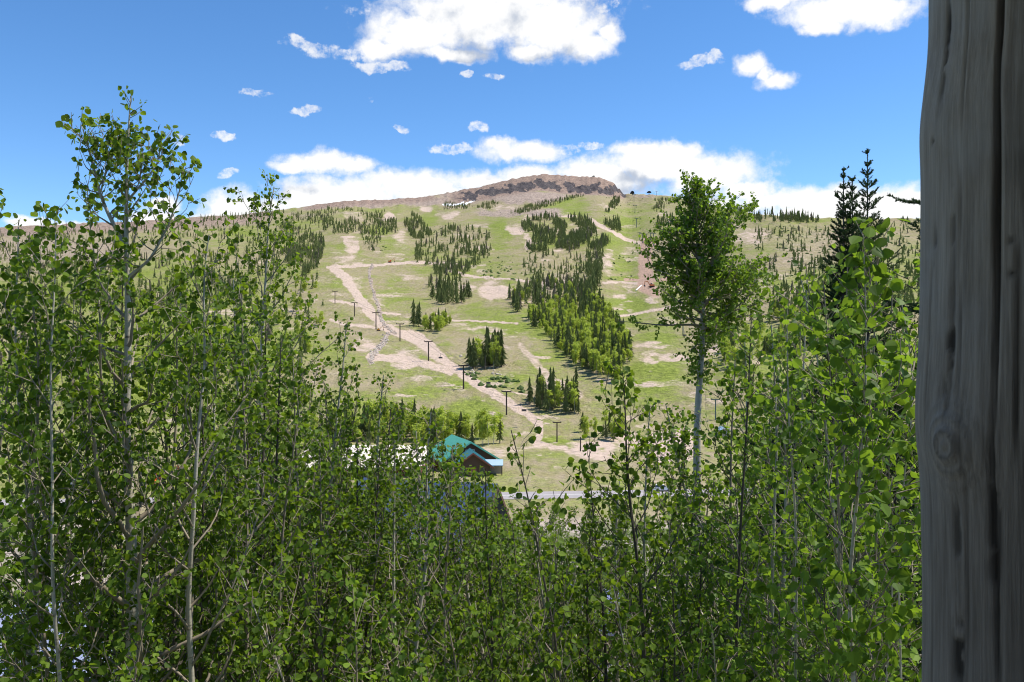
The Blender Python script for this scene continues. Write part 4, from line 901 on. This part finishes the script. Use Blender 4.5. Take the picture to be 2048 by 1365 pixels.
# ------------------------------------------------------------------ machines, cars
def excavator(g, rz, sc, col, label, flip=1):
    o = empty('excavator', g, label, 'excavator', None, rz, sc)
    for s in (-1, 1):
        MB().prism([(-1.6,.1),(-1.3,0),(1.3,0),(1.6,.1),(1.75,.4),(1.6,.75),(-1.6,.75),(-1.75,.4)], s*.95-.28, s*.95+.28).build('track', M['rubber'], o)
    MB().box(-1.7,.9,-1.1,1.1,.85,1.35).prism([(-1.8,1.36),(-.2,1.36),(-.2,1.95),(-1.55,1.95),(-1.8,1.7)], -1.05, 1.05).build('body', M[col], o)
    cb = MB().prism([(-.18,1.36),(.95,1.36),(.95,2.0),(.65,2.75),(-.18,2.75)], .1, 1.05).build('cab', M[col], o)
    MB().prism([(.0,2.0),(.92,2.02),(.64,2.62),(.0,2.62)], 1.052, 1.08).build('window', M['glass'], cb)
    MB().prism([(.6,1.2),(.9,1.1),(2.6,3.5),(4.3,3.9),(4.25,4.2),(2.4,3.95)], -.42, -.12).build('boom', M[col], o)
    MB().prism([(4.0,4.3),(4.45,4.2),(4.75,1.5),(4.5,1.45)], -.38, -.16).build('stick', M[col], o)
    MB().prism([(4.3,1.5),(4.85,1.5),(5.0,.9),(4.5,.45),(3.95,.6),(4.2,.9)], -.65, .1).build('bucket', M['steel'], o)
ge = ground(757, 663); excavator(ge, rad(12), 4.6/6.8*1.0, 'yellow', 'yellow excavator standing at the foot of a wooden lift tower')
excavator(ground(780, 527.5), rad(5), 1.1, 'orange', 'small red-orange excavator on the level track below the upper runs')
excavator(at(312, 205), rad(20), 1.15, 'orange', 'orange digger parked across the road behind the left aspens')
excavator(ground(1303, 573), rad(190), 1.3, 'orange', 'reddish excavator at the bottom of the red soil cut')
def car(g, rz, label, paint):
    o = empty('parked_car', g, label, 'car', None, rz)
    MB().prism([(-2.2,.35),(2.2,.35),(2.25,.75),(1.2,.95),(.75,1.0),(-2.15,1.0),(-2.28,.7)], -.88, .88).build('body', M[paint], o)
    MB().hexa([(-2.0,-.8,1.0),(.85,-.8,1.0),(.85,.8,1.0),(-2.0,.8,1.0),(-1.7,-.66,1.55),(.2,-.66,1.55),(.2,.66,1.55),(-1.7,.66,1.55)]).build('cabin_glass', M['glass'], o)
    MB().hexa([(-1.75,-.68,1.552),(.25,-.68,1.552),(.25,.68,1.552),(-1.75,.68,1.552),(-1.6,-.6,1.62),(.1,-.6,1.62),(.1,.6,1.62),(-1.6,.6,1.62)]).build('roof', M[paint], o)
    for sx in (-1.4, 1.4):
        for sy in (-1, 1):
            w = MB().tube([(sx,sy*.72,.34),(sx,sy*.92,.34)], .34, 14).build('wheel', M['rubber'], o); MB().tube([(sx,sy*.921,.34),(sx,sy*.935,.34)], .2, 10).build('rim', M['steel'], w)
    for sy in (-.65, .65): MB().box(2.2,2.27,sy-.16,sy+.16,.62,.76).build('headlight', M['white'], o)
car(at(1325, 199), rad(5), 'white car parked by the road behind the round-headed aspen', 'white')
car(at(152, 207), rad(-20), 'silver car parked on the far lot at the left', 'carpaint')
p0, p1 = ground(1272, 580), ground(1283, 571)
tag(MB().tube([p0+[0,0,.6], p1+[0,0,.6]], .55, 8).build('pipe', M['pipe']), 'white pipe lying at the bottom of the red soil cut', 'pipe')

# ------------------------------------------------------------------ log post and porch
def post():
    cx, cy = (2099-CX)/F*1.32, 1.32; R0 = 232/F*1.32
    nz, na = 520, 300
    z = np.linspace(-1.7, 1.15, nz); a = np.linspace(0, 2*math.pi, na, endpoint=False)
    edge = np.array([(-1.7,0),(-.53,2),(-.42,3),(-.30,0),(-.215,-3),(-.145,-14),(-.09,-14),(-.01,-7),(.1,-2),(.27,0),(.34,-4),(.42,9),(.47,17),(.53,18),(1.15,16)])
    off = np.interp(z, edge[:,0], edge[:,1])/F*1.32; off = np.convolve(np.pad(off, 6, 'edge'), np.ones(13)/13, 'valid')
    Z, A = np.meshgrid(z, a, indexing='ij')
    side = np.exp(-((((A-math.pi+math.pi) % (2*math.pi))-math.pi)/1.0)**2)      # bulges sit on the left (-x) face
    r = R0-off[:,None]*side
    arc = A*R0
    r = r+(fbm(arc*7, Z*1.6, 3, 1)-.5)*.006+(fbm(arc*70, Z*2.5, 4, 2)-.5)*.0026
    dark = np.zeros_like(r)
    def apx(px):                                                               # angle whose surface shows at px
        aa = np.linspace(math.pi*.95, math.pi*1.7, 4000); q = CX+F*(cx+R0*np.cos(aa))/(cy+R0*np.sin(aa)); i0 = int(np.argmin(q))
        return float(np.interp(px, q[i0:], aa[i0:]))
    def crack(px0, w, d, z0, z1, wob, seed, k=1.0):
        nonlocal r, dark
        c = apx(px0)+(fbm(Z*2.6+seed, Z*0, 3, seed)-.5)*wob
        wv = w*(.6+.8*fbm(Z*5, Z*0+seed, 2, seed+5)); g = np.exp(-((A-c)*R0/wv)**2)*sstep(z0-.04, z0+.06, Z)*sstep(z1+.04, z1-.06, Z)
        r = r-d*g; dark = np.maximum(dark, np.clip(g*1.3, 0, 1)*k)
    crack(1992, .0025, .018, -.02, 1.15, .07, 3); crack(2005, .002, .006, -.5, .02, .15, 5, .7); crack(1922, .0014, .004, -.1, .9, .05, 7, .45)
    crack(1935, .0016, .004, -.62, -.1, .05, 8, .5); crack(2035, .002, .006, -.15, .15, .1, 12, .7); crack(1862, .0013, .003, -.6, .1, .05, 15, .4)
    def scar(px, zc, w, h, s, seed):
        nonlocal r, dark
        g = np.exp(-((A-apx(px))*R0/w)**2-((Z-zc)/h)**2); n = fbm(arc*60, Z*30, 3, seed)
        m = np.clip(g*1.6*sstep(.35, .62, n), 0, 1)*s; dark = np.maximum(dark, m); r = r-.005*m
    scar(1878, .45, .006, .07, .9, 30); scar(1868, .10, .007, .06, .8, 31); scar(1905, -.03, .007, .07, .9, 32); scar(1908, .01, .004, .10, .5, 37)
    scar(1915, -.29, .006, .05, .7, 33); scar(1915, -.46, .010, .06, .9, 34); scar(1990, -.27, .008, .10, .7, 35); scar(1905, .16, .004, .08, .5, 36)
    # knot with rings
    u = (A-apx(1908))*R0; w = Z+.155; d = np.sqrt((u/.040)**2+(w/.052)**2)
    r = r+.014*np.exp(-(d*1.0)**2)+.0022*np.cos(d*15)*np.exp(-(d*.9)**2); dark = np.maximum(dark, np.clip(np.cos(d*15+.5), 0, 1)**3*np.exp(-(d*1.05)**2)*.6)
    for px, zc in ((2022,.142),(2024,.095),(1865,.31)):
        g = np.exp(-(((A-apx(px))*R0)/.0042)**2-((Z-zc)/.005)**2); dark = np.maximum(dark, g*.9); r = r-.004*g
    V = np.stack([cx+r*np.cos(A), cy+r*np.sin(A), Z], -1).reshape(-1, 3)
    idx = np.arange(nz*na).reshape(nz, na); nx = np.roll(idx, -1, 1)
    Q = np.stack([idx[:-1], nx[:-1], nx[1:], idx[1:]], -1).reshape(-1, 4)
    t = NT('weathered_log'); p = t.obj(); dk = t.attr('dark')
    v = t.vm('MULTIPLY', p, (1, 1, .06)); gr = t.math('ADD', t.math('MULTIPLY', t.noise(v, 70.0, 5.0, .65), .5), t.math('MULTIPLY', t.noise(t.vm('MULTIPLY', p, (1, 1, .022)), 260.0, 4.0, .7), .5)); gr = t.ss(gr, .3, .7); st = t.noise(t.vm('MULTIPLY', p, (1, 1, .15)), 11.0, 5.0, .6); bl = t.noise(p, 5.0, 4.0)
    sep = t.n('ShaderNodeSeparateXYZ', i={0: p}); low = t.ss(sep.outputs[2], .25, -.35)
    c = t.mix(gr, (.20, .178, .155), (.37, .342, .305))
    c = t.mix(t.math('MULTIPLY', t.ss(st, .5, .72), .6), c, (.10, .095, .09))
    c = t.mix(t.math('MULTIPLY', t.ss(bl, .45, .7), .4), c, (.36, .365, .375))
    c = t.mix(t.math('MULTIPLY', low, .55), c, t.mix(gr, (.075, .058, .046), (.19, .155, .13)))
    c = t.mix(dk, c, (.012, .009, .008))
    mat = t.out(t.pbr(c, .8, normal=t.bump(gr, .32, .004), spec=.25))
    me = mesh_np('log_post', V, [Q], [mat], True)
    b = me.attributes.new('dark', 'FLOAT', 'POINT'); b.data.foreach_set('value', dark.ravel().astype(np.float32))
    tag(link('log_post', me), 'thick weathered grey log post with cracks and a knot at the right', 'post')
post()
pc = empty('porch', (0, 0, -1.8), 'unseen plank porch roof and floor, added to shade the log post', 'porch')  # out of view; roof, floor and walls put in to darken the post
rf = MB()
for i in range(24): rf.box(-4+i*.345, -4+i*.345+.335, -4.2, 1.5, 2.98, 3.04)
rf.build('roof', M['plank'], pc)
fl = MB()
for i in range(38): fl.box(-4, 4.2, -4.2+i*.15, -4.2+i*.15+.143, .06, .1)
fl.build('floor', M['plank'], pc); MB().box(-4, 4.2, -4.4, -4.25, .1, 2.97).build('wall', M['log_wall'], pc)
MB().box(1.95, 2.1, -4.2, .4, .1, 2.97).build('side_wall', M['log_wall'], pc)

# ------------------------------------------------------------------ sun, sky, clouds
SUN_AZ, SUN_EL = rad(78), rad(60)
sd = Vector((math.sin(SUN_AZ)*math.cos(SUN_EL), math.cos(SUN_AZ)*math.cos(SUN_EL), math.sin(SUN_EL)))
L = bpy.data.lights.new('sun', 'SUN'); L.energy = 4.6; L.angle = rad(.53); L.color = (1, .955, .89)
so = bpy.data.objects.new('sun', L); C.objects.link(so); so.rotation_euler = sd.to_track_quat('Z', 'Y').to_euler(); so.location = (60, 10, 90)
w = bpy.data.worlds.new('World'); SC.world = w; w.use_nodes = True
t = NT('', w)
sk = t.n('ShaderNodeTexSky', sky_type='NISHITA', sun_disc=False, sun_elevation=SUN_EL, sun_rotation=SUN_AZ, altitude=3000, air_density=1.0, dust_density=.4, ozone_density=2.0)
d = t.n('ShaderNodeTexCoord').outputs['Generated']; sep = t.n('ShaderNodeSeparateXYZ', i={0: d})
az = t.math('ARCTAN2', sep.outputs[0], sep.outputs[1]); el = t.math('ARCSINE', sep.outputs[2])
uv = t.n('ShaderNodeCombineXYZ', i={0: az, 1: el}).outputs[0]
def dirpx(px, py):
    v = np.array([(px-CX)/F, 1.0, (CY-py)/F]); v /= np.linalg.norm(v); return math.atan2(v[0], v[1]), math.asin(v[2])
n1 = t.noise(uv, 9.0, 3.0, .5, out=1); n2 = t.noise(uv, 34.0, 6.0, .6, out=1)
wv = t.vm('ADD', uv, t.vm('ADD', t.vm('MULTIPLY', t.vm('SUBTRACT', n1, (.5,.5,.5)), (.040,.026,0)), t.vm('MULTIPLY', t.vm('SUBTRACT', n2, (.5,.5,.5)), (.026,.020,0))))
def cloud_mask(L, wv):
    m = None
    for (cx, cy, rx, ry, *s) in L:
        a, e = dirpx(cx, cy); a2, _ = dirpx(cx+rx, cy); a1, _ = dirpx(cx-rx, cy); _, e2 = dirpx(cx, cy-ry); _, e1 = dirpx(cx, cy+ry)
        q = t.vm('MULTIPLY', t.vm('SUBTRACT', wv, (a, e, 0)), (2/(a2-a1), 2/(e2-e1), 0))
        k = t.math('SUBTRACT', 1.0, t.vm('LENGTH', q))
        if s: k = t.math('MINIMUM', k, s[0])
        m = k if m is None else t.math('MAXIMUM', m, k)
    return m
CL1 = [(960,30,250,85),(1100,50,150,80),(820,60,110,66),(1000,-20,300,80),(1180,90,72,34),(770,95,70,30),(1215,70,40,30),(900,100,110,24),(1060,100,80,28),
  (1690,10,190,44),(1640,45,60,24),(1760,20,110,40),(1540,0,80,26),
  (1500,132,44,28),(1552,165,62,22),(1525,150,20,20),
  (650,328,100,34),(600,336,60,18),(700,330,70,24),
  (1040,305,110,28),(1000,295,50,22),
  (1180,345,110,40),(1300,330,180,55),(1420,350,140,60),(1270,300,80,28),(1360,300,60,24),(1500,385,70,32),(1160,370,200,40),
  (700,400,190,58),(820,372,160,40),(960,365,120,30),(500,425,130,46),(430,440,60,34),(620,400,90,36),(1060,355,90,30),(880,400,240,50),
  (1640,400,150,36),(1780,410,170,42),(1560,405,100,34),(1700,430,300,40),(1900,400,120,40),(1400,420,200,40),(1200,420,200,40),
  (320,440,90,24),(330,405,50,22),(60,440,70,16),(160,455,100,14)]
CL2 = [(620,85,70,16,.30),(680,105,70,16,.30),(770,132,62,12,.32),(590,72,26,14,.4),(730,20,26,22,.15),(1400,125,46,14,.30),(1430,110,20,12,.25),(510,180,42,9,.28),(608,220,28,10,.28),(985,150,20,11,.35),(937,148,14,12,.2),(810,250,22,8,.22),(950,264,28,11,.35),(1186,290,36,8,.25),(905,300,50,14,.30),(1130,300,34,12,.25),(745,200,14,6,.15),(445,262,24,10,.14),(460,350,24,10,.2),(352,275,18,14,.2),(1200,8,50,18,.25)]
fb = t.noise(uv, 26.0, 8.0, .60); fb2 = t.noise(uv, 75.0, 6.0, .65)
cm = cloud_mask(CL1, wv); cab = cloud_mask(CL1, t.vm('ADD', wv, (.012, .034, 0)))
dens = t.math('ADD', cm, t.math('ADD', t.math('MULTIPLY', t.math('SUBTRACT', fb, .5), 1.15), t.math('MULTIPLY', t.math('SUBTRACT', fb2, .5), .6)))
wisp = t.math('ADD', cloud_mask(CL2, wv), t.math('ADD', t.math('MULTIPLY', t.math('SUBTRACT', fb, .5), 1.2), t.math('MULTIPLY', t.math('SUBTRACT', fb2, .5), 1.2)))
al = t.math('MAXIMUM', t.ss(dens, -.04, .62), t.math('MULTIPLY', t.ss(wisp, .0, .5), .85))
# cloud shading painted into the sky colour: thick parts and undersides greyer, tops whiter
up = t.noise(t.vm('ADD', uv, (.010, .014, 0)), 20.0, 5.0, .55); hr = t.noise(uv, 20.0, 5.0, .55)
rel = t.math('SUBTRACT', hr, up)
und = t.math('MULTIPLY', t.math('SUBTRACT', cm, cab), .55)
thin = t.math('SUBTRACT', 1.0, t.ss(cm, .10, .38))
sh = t.ss(t.math('ADD', und, t.math('ADD', t.math('MULTIPLY', rel, 1.3), t.math('MULTIPLY', t.math('SUBTRACT', t.noise(uv, 8.0, 4.0), .5), .7))), -.42, .06)
sh = t.math('MAXIMUM', sh, t.math('MULTIPLY', thin, .85))
ccol = t.mix(sh, (.50, .56, .67), (1.0, 1.0, 1.0))
hs = t.n('ShaderNodeHueSaturation', i={'Saturation': 1.22, 'Value': 1.0, 'Color': sk.outputs[0]})
bgs = t.n('ShaderNodeBackground', i={0: hs.outputs[0], 1: .142})
bgc = t.n('ShaderNodeBackground', i={0: ccol, 1: .72})
mx = t.n('ShaderNodeMixShader', i={0: al, 1: bgs.outputs[0], 2: bgc.outputs[0]})
t.t.links.new(mx.outputs[0], t.n('ShaderNodeOutputWorld').inputs[0])
w.cycles.sampling_method = 'MANUAL'; w.cycles.sample_map_resolution = 512

# ------------------------------------------------------------------ camera, render
cam = bpy.data.cameras.new('camera'); co = bpy.data.objects.new('camera', cam); C.objects.link(co)
co.location = (0, 0, 0); co.rotation_euler = (math.pi/2, 0, 0)
cam.sensor_width = 36; cam.lens = F/2048*36; cam.clip_start = .05; cam.clip_end = 60000
cam.dof.use_dof = True; cam.dof.focus_distance = 14; cam.dof.aperture_fstop = 18
SC.camera = co
SC.view_settings.view_transform = 'Standard'; SC.view_settings.look = 'None'; SC.view_settings.exposure = 0.55; SC.view_settings.gamma = 1
SC.cycles.use_denoising = True; SC.cycles.filter_width = 1.05
SC.cycles.max_bounces = 8; SC.cycles.transparent_max_bounces = 4
